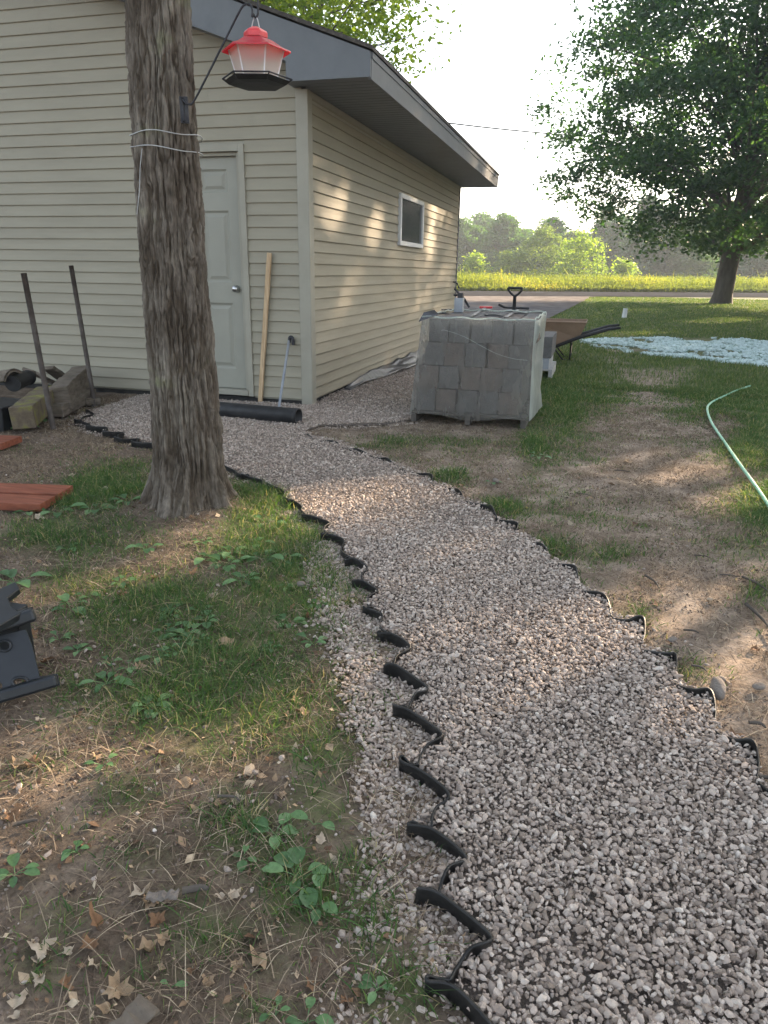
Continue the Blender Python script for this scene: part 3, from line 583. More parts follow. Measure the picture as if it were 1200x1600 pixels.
def near_trunk(root):
    ang, nz = 420, 900
    z = np.concatenate([np.linspace(-.12, 2.75, nz), np.linspace(2.8, 6.5, 40)]); th = np.linspace(0, 2*PI, ang, endpoint=False); T, Z = np.meshgrid(th, z)
    cx = np.interp(z, [0, .35, .67, 1.26, 1.77, 2.28, 4, 6.5], [-1.995, -1.985, -1.990, -2.000, -2.003, -1.997, -1.96, -1.90])[:, None]
    cy = np.interp(z, [0, 6.5], [3.27, 3.5])[:, None]
    r = np.interp(z, [-.12, 0, .06, .14, .3, .6, 1.26, 1.77, 2.28, 4, 6.5], [.265, .236, .211, .191, .175, .160, .154, .146, .136, .128, .08])[:, None]
    fl = sstep(.42, -.05, Z)
    lobes = .5+.5*np.cos(T*5+.7+1.3*np.sin(T*2)); rr = r*(1+fl*(.34*lobes**2-.10)) + .010*np.sin(T*3+Z*1.1)+.006*np.sin(T*7-Z*2.3)*1
    for tz, ta, am, w1, w2 in ((1.90, 3.4, .022, .05, .2), (.96, 3.2, .02, .035, .12), (.70, 5.9, -.03, .12, .22), (1.35, 5.1, .012, .1, .3), (.30, 4.9, -.035, .25, .16), (1.22, 0.05, .012, .06, .2)):
        rr = rr + am*np.exp(-((Z-tz)/w1)**2 - (np.angle(np.exp(1j*(T-ta)))/w2)**2)
    # furrowed bark: ridges running up the stem, forking and joining
    X, Yc = np.cos(T), np.sin(T)
    wp = (fbm(X*2.6+3, Yc*2.6, Z*4.6, 4)-.5)*1.7
    v = Z*3.3
    a = np.abs(vnoise(X*8+wp*2.6, Yc*8-wp*2.2, v)*2-1)
    b = np.abs(vnoise(X*21+wp*5, Yc*21+wp*3, Z*7.5+4)*2-1)
    d_ = np.abs(vnoise(X*44+wp*8, Yc*44+wp*6, Z*12+9)*2-1)
    lump = fbm(X*6+8, Yc*6, Z*7, 3)
    rid = np.minimum(a*2.1, 1)*.58+np.minimum(b*1.7, 1)*.34+np.minimum(d_*1.6, 1)*.20
    brk = sstep(.60, .66, vnoise(X*14+wp*4, Yc*14, Z*15))*.18
    rid = rid - brk
    rr = rr + (rid-.75)*.0190 + (lump-.5)*.012 + (fbm(X*60, Yc*60, Z*45, 3)-.5)*.006
    V = np.stack([cx+rr*X, cy+rr*Yc, Z], -1).reshape(-1, 3); i = np.arange(len(z)*ang).reshape(len(z), ang); j = np.roll(i, -1, 1)
    F = np.stack([i[:-1], j[:-1], j[1:], i[1:]], -1).reshape(-1, 4)
    me = npmesh('trunk', V, F, True)
    at = me.attributes.new('ridge', 'FLOAT', 'POINT'); at.data.foreach_set('value', np.clip(rid, 0, 1.2).ravel().astype(np.float32))
    m, n, p, o = newmat('furrowed_bark'); L = n.links.new; a_ = N(n, 'ShaderNodeAttribute', attribute_name='ridge'); ge = N(n, 'ShaderNodeNewGeometry')
    n1 = N(n, 'ShaderNodeTexNoise'); n1.inputs['Scale'].default_value = 4; n1.inputs['Detail'].default_value = 8; L(ge.outputs['Position'], n1.inputs[0])
    mp = N(n, 'ShaderNodeMapping'); mp.inputs['Scale'].default_value = (1, 1, .25); L(ge.outputs['Position'], mp.inputs[0])
    n2 = N(n, 'ShaderNodeTexNoise'); n2.inputs['Scale'].default_value = 90; n2.inputs['Detail'].default_value = 5; L(mp.outputs[0], n2.inputs[0])
    r1 = ramp(n, [(.30, (.10,.082,.064)), (.48, (.155,.132,.108)), (.62, (.195,.172,.142)), (.70, (.18,.18,.11))]); L(n1.outputs[0], r1.inputs[0])
    r2 = ramp(n, [(.25, (.50,.46,.42)), (.6, (.82,.81,.80)), (1.0, (1.12,1.12,1.12))]); L(a_.outputs['Fac'], r2.inputs[0])
    r3 = ramp(n, [(.3, (.6,.6,.6)), (.7, (1.25,1.25,1.25))]); L(n2.outputs[0], r3.inputs[0])
    mu = N(n, 'ShaderNodeMix'); mu.data_type = 'RGBA'; mu.blend_type = 'MULTIPLY'; mu.inputs[0].default_value = 1; L(r1.outputs[0], mu.inputs[6]); L(r2.outputs[0], mu.inputs[7])
    mv = N(n, 'ShaderNodeMix'); mv.data_type = 'RGBA'; mv.blend_type = 'MULTIPLY'; mv.inputs[0].default_value = 1; L(mu.outputs[2], mv.inputs[6]); L(r3.outputs[0], mv.inputs[7]); L(mv.outputs[2], p.inputs['Base Color'])
    p.inputs['Roughness'].default_value = .95; p.inputs['Specular IOR Level'].default_value = .15
    b_ = N(n, 'ShaderNodeBump'); b_.inputs['Strength'].default_value = .7; b_.inputs['Distance'].default_value = .004; L(n2.outputs[0], b_.inputs['Height']); L(b_.outputs[0], p.inputs['Normal'])
    link('trunk', me, m, root)
make_tree('yard_tree', 'rough grey barked tree trunk in front of the garage door', 'tree', (-2.0, 3.27, 0), 10, .16,
    [(4.4,2.5),(6,4.5),(8,4.2),(10,2.2),(11,.5)], (4.6, 11), 110, 60, .17, M['maple_leaf'], M['bark'], 31, sig=.6, limbs=14, gap=.4, trunk_override=near_trunk)

# wood beyond the field
def far_trees():
    kinds = []
    for k in range(5):
        con = k in (2, 3); r = [3.4, 4.0, 2.6, 2.9, 3.0][k]; h = [9.5, 10.5, 11.5, 10, 8][k]
        env = [(.5, r*.9), (h*.3, r), (h*.65, r*.8), (h*.9, r*.4), (h, r*.1)] if not con else [(.5, r), (h*.3, r*.85), (h*.6, r*.55), (h*.85, r*.25), (h, .1)]
        o = make_tree('conifer' if con else 'broadleaf_tree', None, 'tree', (0, 0, 0), h, .16, env, (.6, h), 230, 60, .42, M['pine_leaf' if con else 'wood_leaf'], M['bark_far'], 60+k, sig=.55, limbs=8, gap=.25)
        kinds.append((o, h))
    used = set(); spots = []; j = 0
    g = np.random.default_rng(5)
    for row, dist, cnt in ((0, 118, 17), (1, 132, 15)):
        for i in range(cnt):
            px = 680+ (600/cnt)*(i+.5*row)+g.uniform(-12, 12); d = ray(px, 430); d = d/np.linalg.norm(d[:2]); p = d[:2]*(dist+g.uniform(-6, 6)); spots.append((p[0], p[1], row, px))
    for n_, (x, y, row, px) in enumerate(spots):
        k = (2 if g.random() < .5 else 3) if (px > 925 and g.random() < .75) else int(g.choice([0, 1, 4, 0, 2]))
        o, h = kinds[k]
        c = o if k not in used else copy_tree(o)
        used.add(k); s = g.uniform(.72, 1.0)*(1.0 if px < 925 else 1.12) + .08*row; c.location = (x, y, 0); c.scale = (s*g.uniform(.95, 1.25), s, s); c.rotation_euler = (0, 0, g.random()*6.28)
        con = k in (2, 3)
        tag(c, 'dark conifer in the wood behind the sunlit field' if con else 'leafy tree at the edge of the wood behind the field', 'tree', 'conifers of the far wood' if con else 'leafy trees of the far wood')
    for k, (o, h) in enumerate(kinds):
        if k not in used: o.location = (40+k*7, 150, 0); tag(o, 'leafy tree at the edge of the wood behind the field', 'tree', 'leafy trees of the far wood')
    for px, dist, h, r, lab, lf in ((850, 92, 6.6, 3.4, 'tallest pale green tree standing in front of the far wood', 'wood_leaf2'), (905, 86, 6.2, 2.9, 'bright yellow green tree in front of the far wood', 'bright_leaf'),
                        (742, 84, 3.2, 1.4, 'small round bright shrub at the left end of the field', 'bright_leaf'), (975, 88, 3.6, 1.0, 'thin pale sapling in the field just left of the big maple', 'bright_leaf'), (800, 90, 4.6, 1.9, 'loose pale green bush beside the taller pale tree', 'wood_leaf2'), (940, 84, 3.0, 1.3, 'low bright bush beside the yellow green tree', 'bright_leaf')):
        d = ray(px, 430); d = d/np.linalg.norm(d[:2]); p = d[:2]*dist
        make_tree('young_tree', lab, 'tree' if h > 4 else 'shrub', (p[0], p[1], 0), h, .09, [(.3, r*.7), (h*.3, r), (h*.7, r*.75), (h, r*.12)], (.4, h), int(40*r), 40, .26, M[lf], M['bark_far'], int(px), sig=.42, limbs=8, gap=.35)
island('wood_leaf2', [(0.0, (.09,.14,.05)), (0.5, (.14,.20,.065)), (1.0, (.22,.27,.09))], transl=.45, tcol=(1.4,1.5,.6))
far_trees()

# ------------------------------------------------------------------ garage
XC, YC, YF = -2.507, 6.404, 13.73      # side wall plane, gable wall plane, far end
XL = -9.6; XR = (XC+XL)/2; RS = .36; EX = -1.86; ZS = 2.645; ZE = 2.82; YG = 6.13; YE = 13.93
def rake_top(x): return ZE + (EX-x)*RS if x > XR else ZE + (EX-XR)*RS - (XR-x)*RS
def build_garage():
    g = empty('garage', (-6, 10, 0), 'tan vinyl sided garage with a dark roof edge and a six panel door', 'garage')
    E = .1016; z0 = .045
    def course(b, axis, a0, a1, z, plane, out, nh=E):
        # profile of one lap: out at the bottom, in at the top
        d0, d1 = .017, .003
        def P(s, z_, d): return (s, plane-d, z_) if axis == 'x' else (plane+d, s, z_)
        pr = [(z, 0.0), (z, d0-.002), (z+.004, d0), (z+nh*.5, d1+(d0-d1)*.42), (z+nh, d1)]
        V = [P(a0, q, d) for q, d in pr]+[P(a1, q, d) for q, d in pr]
        F = [(i, i+1, 6+i, 5+i) if axis == 'x' else (i, 5+i, 6+i, i+1) for i in range(4)]
        b.add(V, F)
    # gable wall
    bw = MB(); k = 0; dl, dr, dt = -4.16, -3.085, 2.245
    gr = random.Random(2)
    def xr_at(z): return XC-.03 if z < 2.75 else EX-(z+.26-ZE)/RS
    z = z0
    while z < 3.9:
        xa, xb = XL, min(XC-.03, xr_at(z)); xa = max(XL, XR-(xb-XR)) if z > 2.75 else XL
        segs = [(xa, dl), (dr, xb)] if z < dt-.05 else [(xa, xb)]
        for a, c in segs:
            while c-a > .02:
                L = min(c-a, gr.uniform(2.6, 3.7)); course(bw, 'x', a, a+L-.002, z, YC, 1); a += L
        z += E
    bw.build('gable_siding', M['siding'], g)
    bs = MB(); z = z0; 
    while z < ZS-.05:
        a = YC+.04; first = gr.uniform(.7, 3.0)
        while a < YF-.03:
            L = min(YF-.02-a, first if a < YC+.1 else 3.2); course(bs, 'y', a, a+L-.0025, z, XC, 1, min(E, ZS-z)); a += L
        z += E
    bs.build('side_siding', M['siding'], g)
    c = MB(); c.box((XL, YC+.005, .03), (dl, YC+.12, 3.3)); c.box((dr, YC+.005, .03), (XC-.06, YC+.12, 2.9)); c.box((dl, YC+.005, dt), (dr, YC+.12, 3.2))
    c.box((XC-.12, YC+.13, .03), (XC-.004, YF, ZS)); c.box((XL, YF-.12, .03), (XC-.13, YF-.002, ZS)); c.box((XL, YC+.13, .03), (XL+.12, YF-.13, ZS))
    c.prism([(XL+.1, YC+.02, 3.3-.65), (XC-.1, YC+.02, 2.64), (XR, YC+.02, 4.0)], (0, .08, 0)); c.prism([(XL+.1, YF-.1, 2.65), (XC-.1, YF-.1, 2.65), (XR, YF-.1, 4.0)], (0, .08, 0))
    c.build('wall_core', M['trim'], g)
    f = MB(); f.box((XL+.01, YC+.02, -.2), (XC-.02, YF-.02, .029)); f.build('foundation', M['foundation'], g)
    # corner posts
    t = MB(); t.prism([(XC-.085, YC-.024, -.01), (XC+.026, YC-.024, -.01), (XC+.026, YC+.085, -.01), (XC+.004, YC+.085, -.01), (XC+.004, YC-.001, -.01), (XC-.085, YC-.001, -.01)], (0, 0, ZS+.008))
    t.build('corner_trim', M['trim'], g, bevel=.004)
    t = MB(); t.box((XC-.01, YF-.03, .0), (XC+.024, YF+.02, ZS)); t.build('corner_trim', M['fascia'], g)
    t = MB(); t.box((XC+.002, YC+.09, ZS-.05), (XC+.022, YF-.03, ZS-.002)); t.box((XC+.002, YC+.09, ZS-.085), (XC+.012, YF-.03, ZS-.05)); t.build('frieze_trim', M['trim'], g)
    # roof
    r = MB(); th = .03
    for sgn in (1, -1):
        ex = EX+.02 if sgn > 0 else 2*XR-EX-.02
        z_e = ZE+.005; zr = rake_top(XR)+.02
        r.prism([(ex, YG-.02, z_e), (XR, YG-.02, zr), (XR, YG-.02, zr+th), (ex, YG-.02, z_e+th)], (0, YE-YG+.04, 0))
    r.build('roof', M['shingle'], g)
    # gable end: sloped fascia with boxed eave return
    for y0, dy in ((YG, .025), (YE-.025, .025)):
        p = MB(); bt = lambda x: rake_top(x)-.285
        p.prism([(EX-.001, y0, ZE), (EX-.001, y0, ZS), (-2.565, y0, ZS), (-2.565, y0, bt(-2.565)), (XR, y0, bt(XR)), (XR, y0, rake_top(XR))], (0, dy, 0))
        xl = 2*XR-EX; xb = 2*XR+2.565
        p.prism([(XR, y0, rake_top(XR)), (XR, y0, bt(XR)), (xb, y0, bt(xb)), (xb, y0, ZS), (xl, y0, ZS), (xl, y0, ZE)], (0, dy, 0))
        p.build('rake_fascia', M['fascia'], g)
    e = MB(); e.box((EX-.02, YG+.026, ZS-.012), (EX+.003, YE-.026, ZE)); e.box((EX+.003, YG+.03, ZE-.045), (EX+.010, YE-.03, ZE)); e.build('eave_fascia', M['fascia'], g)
    s = MB(); y = YG+.03
    while y < YE-.06:       # v-grooved soffit boards run across the eave
        y1 = min(y+.10, YE-.03); s.box((XC+.024, y, ZS), (EX-.021, y1-.010, ZS+.012)); s.box((XC+.024, y1-.010, ZS+.006), (EX-.021, y1, ZS+.012)); y = y1
    s.box((XC-.10, YG+.03, ZS+.0125), (XC+.06, YE-.04, ZS+.02))
    s.build('soffit', M['soffit'], g)
    u = MB(); u.prism([(-2.6, YG+.028, rake_top(-2.6)-.275), (XR, YG+.028, rake_top(XR)-.275), (XR, YG+.028, rake_top(XR)-.263), (-2.6, YG+.028, rake_top(-2.6)-.263)], (0, YC-YG-.03, 0)); u.build('gable_soffit', M['soffit'], g)
    # window in the side wall
    wy0, wy1, wz0, wz1 = 9.50, 10.80, 1.53, 2.145
    wn = MB(); d0, d1 = XC-.02, XC+.045; tw = .055
    wn.box((d0, wy0, wz0), (d1, wy1, wz0+tw)); wn.box((d0, wy0, wz1-tw), (d1, wy1, wz1)); wn.box((d0, wy0, wz0+tw), (d1, wy0+tw, wz1-tw)); wn.box((d0, wy1-tw, wz0+tw), (d1, wy1, wz1-tw))
    wo = wn.build('window', M['white_vinyl'], g, bevel=.004)
    pn = MB(); pn.box((XC-.006, wy0+tw, wz0+tw), (XC+.0225, wy1-tw, wz1-tw)); pn.build('pane', M['pane_dark'], wo)
    # spigot bracket at the far corner
    h = MB(); h.tube([(XC+.02, 13.4, 1.05), (XC+.10, 13.4, 1.02), (XC+.13, 13.4, .94)], .014, 8); h.build('wall_tap', M['dark_metal'], g); h = MB(); h.tube([(XC+.02, 13.5, .82), (XC+.09, 13.5, .82)], .02, 8); h.build('wall_hook', M['dark_metal'], g)
    # door
    y = YC
    fr = MB(); o = -.02
    fr.box((dr-.055, y-.028, .045), (dr, y+.07, dt)); fr.box((dl, y-.028, .045), (dl+.055, y+.07, dt)); fr.box((dl+.055, y-.028, dt-.055), (dr-.055, y+.07, dt))
    fr.box((dr-.095, y+.012, .10), (dr-.055, y+.10, dt-.055)); fr.box((dl+.055, y+.012, .10), (dl+.095, y+.10, dt-.055)); fr.box((dl+.095, y+.012, dt-.085), (dr-.095, y+.10, dt-.055))
    fr.build('door_frame', M['trim'], g, bevel=.003)
    st = MB(); st.box((dl+.056, y-.035, .05), (dr-.056, y+.10, .10)); st.build('door_sill', M['trim'], g, bevel=.004)
    x0, x1, zb, zt = dl+.096, dr-.096, .105, dt-.087; W = x1-x0; yd = y+.055
    d = MB(); rows = [(.185, .80), (.985, 1.61), (1.76, 1.955)]; cols = [(x0+.115, x0+W/2-.055), (x0+W/2+.055, x1-.115)]
    xsx = sorted({x0, x1, *[q for c_ in cols for q in c_]}); zsz = sorted({zb, zt, *[q+zb for c_ in rows for q in c_]})
    for a in range(len(xsx)-1):
        for b in range(len(zsz)-1):
            xa, xb, za, zb2 = xsx[a], xsx[a+1], zsz[b], zsz[b+1]
            if any(abs(xa-c_[0]) < 1e-6 for c_ in cols) and any(abs(za-zb-q[0]) < 1e-6 for q in rows):
                i1, i2 = .018, .045     # moulded panel: slope in, flat, raised field
                rings = [(0, 0), (i1, .014), (i1+.012, .014), (i2+.012, .004)]
                V = []
                for ins, dp in rings: V += [(xa+ins, yd+dp, za+ins), (xb-ins, yd+dp, za+ins), (xb-ins, yd+dp, zb2-ins), (xa+ins, yd+dp, zb2-ins)]
                F = [(i*4+q, i*4+(q+1) % 4, (i+1)*4+(q+1) % 4, (i+1)*4+q) for i in range(3) for q in range(4)]+[(12, 13, 14, 15)]
                d.add(V, F)
            else: d.add([(xa, yd, za), (xb, yd, za), (xb, yd, zb2), (xa, yd, zb2)], [(0, 1, 2, 3)])
    d.box((x0, yd+.02, zb), (x1, yd+.045, zt))
    do = d.build('door', M['door_paint'], g)
    kb = MB(); kx = x1-.065; kz = 1.035
    prof = [(.033, 0), (.033, .006), (.012, .012), (.012, .03), (.026, .038), (.030, .052), (.024, .064), (.0, .068)]
    V = [(kx+r_*math.cos(2*PI*q/20), yd-z_, kz+r_*math.sin(2*PI*q/20)) for r_, z_ in prof for q in range(20)]
    kb.add(V, [(i*20+q, i*20+(q+1) % 20, (i+1)*20+(q+1) % 20, (i+1)*20+q) for i in range(7) for q in range(20)], True); kb.build('door_knob', M['metal_bright'], do)
build_garage()

# ------------------------------------------------------------------ landscape edging
def edging(name, label, teeth, top=.021, bot=-.034, side=1, off=(0, 0)):
    pts = []; prev = None
    for L_, Mid, R_ in teeth:
        a, m, r = (G(p[0]+off[0], p[1]+off[1], top)[:2] for p in (L_, Mid, R_))
        if prev is not None:
            q_ = m-prev; pf = np.array([q_[1], -q_[0]]); pf = pf if pf[0] < 0 else -pf; pts += [prev*.62+m*.38 + pf*.13, prev*.25+m*.75 + pf*.12+np.array([.0, .006]), m*.8+a*.2+np.array([0, .012]), a*.6+m*.4+np.array([.0, .013]), a+np.array([.003, .011])] if side > 0 else [prev*.55+a*.45+np.array([.008, 0])]
        pts += [a, m, r]; prev = r
    P = spline([(*p, 0) for p in pts], 7); V = []; F = []; n = len(P); RC = np.array([G(*t[2], top)[:2] for t in teeth])
    for i, p in enumerate(P):
        t = P[min(i+1, n-1)]-P[max(i-1, 0)]; t = t/(np.linalg.norm(t)+1e-9); nn = np.array([-t[1], t[0], 0])*.0022
        zt = top + .004*math.sin(i*.37)+.003*math.sin(i*.11+2)
        if side < 0:      # mostly buried: only the outer bends stand clear of the gravel
            zt = .004 + (zt-.002)*math.exp(-(np.min(np.hypot(RC[:, 0]-p[0], RC[:, 1]-p[1]))/.075)**2)
        lean = nn*1.5*math.sin(i*.09)
        V += [p-nn+np.array([0, 0, bot]), p+nn+np.array([0, 0, bot]), p+nn+lean+np.array([0, 0, zt]), p+nn*1.35+lean+np.array([0, 0, zt+.002]), p-nn*1.35+lean+np.array([0, 0, zt+.002]), p-nn+lean+np.array([0, 0, zt-.003])]
    for i in range(n-1):
        for k in range(6): F.append((i*6+k, i*6+(k+1) % 6, (i+1)*6+(k+1) % 6, (i+1)*6+k))
    b = MB().add(V, F, True); o = b.build(name, M['edging_plastic']); tag(o, label, 'edging'); return o
edging('lawn_edging', 'black wavy plastic edging along the near left side of the gravel path', LEFT_TEETH)
edging('lawn_edging', 'black wavy plastic edging between the gravel path and the bare dirt track', RIGHT_TEETH, side=-1, top=.024)
edging('lawn_edging', 'short black wavy edging by the gravel in front of the timber pile', [((134,640),(140,643),(146,646)), ((117,656),(128,658),(140,662)), ((135,664),(150,667),(168,668)), ((160,674),(174,676),(194,675)), ((178,684),(190,686),(216,685)), ((206,690),(222,692),(250,694)), ((250,700),(262,703),(290,706))], top=.03)

# ------------------------------------------------------------------ bird feeder, its hook and the wires round the trunk
def build_feeder():
    FY = 3.20; c = onY(401, 100, FY); fx = c[0]
    z = lambda py: onY(400, py, FY)[2]
    f = empty('bird_feeder', (fx, FY, z(131)), 'red roofed bird feeder with clear hopper hanging from a black hook', 'bird feeder')
    zb, zt, zc, zp = z(132), z(78), z(62), z(49)
    n = 6; ro = .25
    r = MB(); r.lathe([(.146, zt-.010), (.146, zt-.004), (.110, zt+.010), (.070, zt+.034), (.050, zc+.004), (.047, zc+.004), (.066, zt+.028), (.106, zt+.004), (.140, zt-.010), (.146, zt-.010)], (fx, FY, 0), 6, False, ro); r.build('roof', M['red_clear'], f, bevel=.003)
    cp = MB(); cp.lathe([(.0, zp+.016), (.018, zp+.014), (.046, zp), (.050, zp-.006), (.050, zc+.006), (.0, zc+.006)], (fx, FY, 0), 6, False, ro); cp.build('cap', M['red_plastic'], f)
    h = MB(); h.lathe([(.116, zt-.002), (.080, zb+.008)], (fx, FY, 0), 6, False, ro); h.build('hopper', M['clear'], f)
    for k in range(6):
        rb = MB(); a = 2*PI*k/6+ro; rb.tube([(fx+.116*math.cos(a), FY+.116*math.sin(a), zt-.002), (fx+.080*math.cos(a), FY+.080*math.sin(a), zb+.008)], .003, 6); rb.build('hopper_rib', M['white_vinyl'], f)
    sd_ = MB(); sd_.lathe([(.0, zb+.045), (.016, zb+.045), (.020, zb+.006)], (fx, FY, 0), 10); sd_.build('seed_baffle', M['dark_metal'], f)
    t = MB(); t.lathe([(.0, zb+.004), (.075, zb+.004), (.118, zb+.004), (.138, zb+.014), (.141, zb+.012), (.120, zb-.003), (.075, zb-.006), (.0, zb-.006)], (fx, FY, 0), 6, False, ro)
    t.build('tray', M['black_plastic'], f)
    lp = MB()
    for k in range(6):
        a, b = 2*PI*k/6+ro, 2*PI*(k+1)/6+ro
        P = lambda q, r_: np.array([fx+r_*math.cos(q), FY+r_*math.sin(q), zb+.019])
        lp.tube([P(a, .147), P(b, .147)], .0035, 6); lp.tube([P(a, .147), (fx+.120*math.cos(a), FY+.120*math.sin(a), zb)], .003, 5)
    lp.build('perch_rail', M['dark_metal'], f)
    wr = MB(); wr.tube(spline([(fx-.018, FY, zp+.012), (fx-.006, FY, zp+.045), (fx+.004, FY, zp+.052), (fx+.012, FY, zp+.040), (fx+.018, FY, zp+.012)], 6), .0022, 6); wr.build('hanger', M['wire_grey'], f)
    # hook arm
    hk = empty('feeder_hook', (-1.86, 3.17, 1.85), 'black steel hook arm strapped to the trunk holding the feeder', 'hook')
    P = lambda px, py, y=3.19: onY(px, py, y)
    zt_ = zp+.052
    path = spline([P(284, 152, 3.165), P(288, 158, 3.15), P(296, 163, 3.15), P(303, 158, 3.155), P(322, 122, 3.15), P(343, 80, 3.17), P(362, 42, 3.19), P(372, 22), P(380, 9), P(389, 6), P(394, 14), P(394, 26), (fx-.006, FY, zt_+.010), (fx+.002, FY, zt_-.002), (fx+.012, FY, zt_+.006), (fx+.015, FY, zt_+.03), (fx+.015, FY, zt_+.065)], 5)
    hb = MB().tube(path, .0045, 8); hb.build('arm', M['dark_metal'], hk)
    pl = MB(); pc = P(288, 172, 3.165); ax = np.array([.72, .62*.55, 0]); ax = ax/np.linalg.norm(ax)
    pl.obox(pc, ax*.018, np.cross(ax, (0, 0, 1))*.006, (0, 0, .052)); pl.tube([pc+np.array([.0, -.008, .045]), pc+np.array([0, -.010, -.045])], .006, 6); pl.build('bracket', M['dark_metal'], hk, bevel=.002)
    # wires
    def ring(zl, zr_, nm, lab, extra=None, wob=.006):
        b = MB(); pts = []
        for k in range(49):
            a = 2*PI*k/48; rr = .1625; z_ = zl*(.5-.5*math.cos(a))+zr_*(.5+.5*math.cos(a)) + wob*math.sin(a*4+1)
            cx_ = np.interp(z_, [1.26, 1.77, 2.28], [-2.0, -2.003, -1.997]); cy_ = 3.27+.23*z_/6.5
            pts.append((cx_+rr*math.cos(a), cy_+rr*math.sin(a), z_))
        b.tube(pts, .0022, 6, False)
        if extra: b.tube(spline(extra, 6), .0016, 5)
        tag(b.build(nm, M['wire_grey']), lab, 'wire')
    z1, z1r = onY(205, 208, 3.2)[2], onY(303, 204, 3.2)[2]; z2, z2r = onY(206, 226, 3.2)[2], onY(306, 232, 3.2)[2]
    ring(z1, z1r, 'tie_wire', 'upper pale tie wire round the tree trunk')
    ring(z2, z2r, 'tie_wire', 'lower tie wire round the trunk with a loose end hanging down', [onY(222, 232, 3.155), onY(219, 262, 3.15), onY(218, 295, 3.15), onY(214, 335, 3.155)], .004)
build_feeder()

# ------------------------------------------------------------------ things by the door
def build_door_things():
    o = empty('pipe_roll', (-2.9, 5.56, 0), 'thick black plastic pipe lying on the gravel below the door', 'pipe')
    p, q = np.array([-3.55, 5.66, .052]), np.array([-2.285, 5.55, .052]); d = (q-p)/np.linalg.norm(q-p); L = np.linalg.norm(q-p)
    up = np.array([0, 0, 1.]); sx = np.cross(d, up); n = 36; V = []; F = []
    prof = [(0, .045), (0, .068), (.012, .0685), (L-.03, .0685), (L-.028, .072), (L, .072), (L, .062), (L-.30, .058)]
    for s_, r_ in prof:
        for k in range(n):
            a = 2*PI*k/n; V.append(p+d*s_+sx*r_*math.cos(a)+up*r_*math.sin(a))
    F = [(i*n+k, i*n+(k+1) % n, (i+1)*n+(k+1) % n, (i+1)*n+k) for i in range(len(prof)-1) for k in range(n)]
    F.append(tuple((len(prof)-1)*n+k for k in range(n)))
    MB().add(V, F, True).build('tube', M['black_plastic'], o)
    g = MB(); g.beam(G(403, 634, -.03)+np.array([0, 0.05, 0]), onY(421, 395, 6.36), .042, .022, .15, 10, .003)
    tag(g.build('wood_stake', M['raw_wood'], bevel=.002), 'pale wooden stake leaning on the siding beside the door', 'stake')
    t = empty('pry_tool', (-2.72, 6.3, 0), 'grey pipe tool with a dark head leaning by the corner trim', 'tool')
    b0, t0 = G(456, 640, 0)+np.array([0, .03, 0]), onY(452, 530, 6.355)
    b0[0] = -2.715
    MB().tube([b0, b0*.5+t0*.5, t0], .012, 10).build('handle', M['grey_pipe'], t)
    MB().tube(spline([t0+np.array([0, 0, -.03]), t0+np.array([.004, 0, .01]), t0+np.array([.022, 0, .018]), t0+np.array([.036, .0, .0]), t0+np.array([.036, 0, -.05])], 5), [.016]*21, 8).build('head', M['dark_metal'], t)
    # plastic sheet bunched along the wall foot
    V = []; F = []; nn = 80; mm = 9; g2 = np.random.default_rng(9)
    for i in range(nn):
        y = 7.3+i/(nn-1)*5.6; w_ = .05+.07*vnoise(y*1.1, 3.3, 0)+.15*math.exp(-((y-9.4)/.8)**2)
        for j in range(mm):
            s_ = j/(mm-1); V.append((XC+.028+w_*s_, y, .012+(.06*(1-s_)**2+.055*float(vnoise(y*4, s_*5, 2.))*(1-.4*s_))*min(1, (i+1)/8)))
    for i in range(nn-1):
        for j in range(mm-1): F.append((i*mm+j, i*mm+j+1, (i+1)*mm+j+1, (i+1)*mm+j))
    so = MB().add(V, F, True).build('plastic_sheet', M['sheet_plastic']); tag(so, 'crumpled dark plastic sheet along the foot of the side wall', 'plastic sheet')
    sm = so.modifiers.new('thick', 'SOLIDIFY'); sm.thickness = .003
build_door_things()

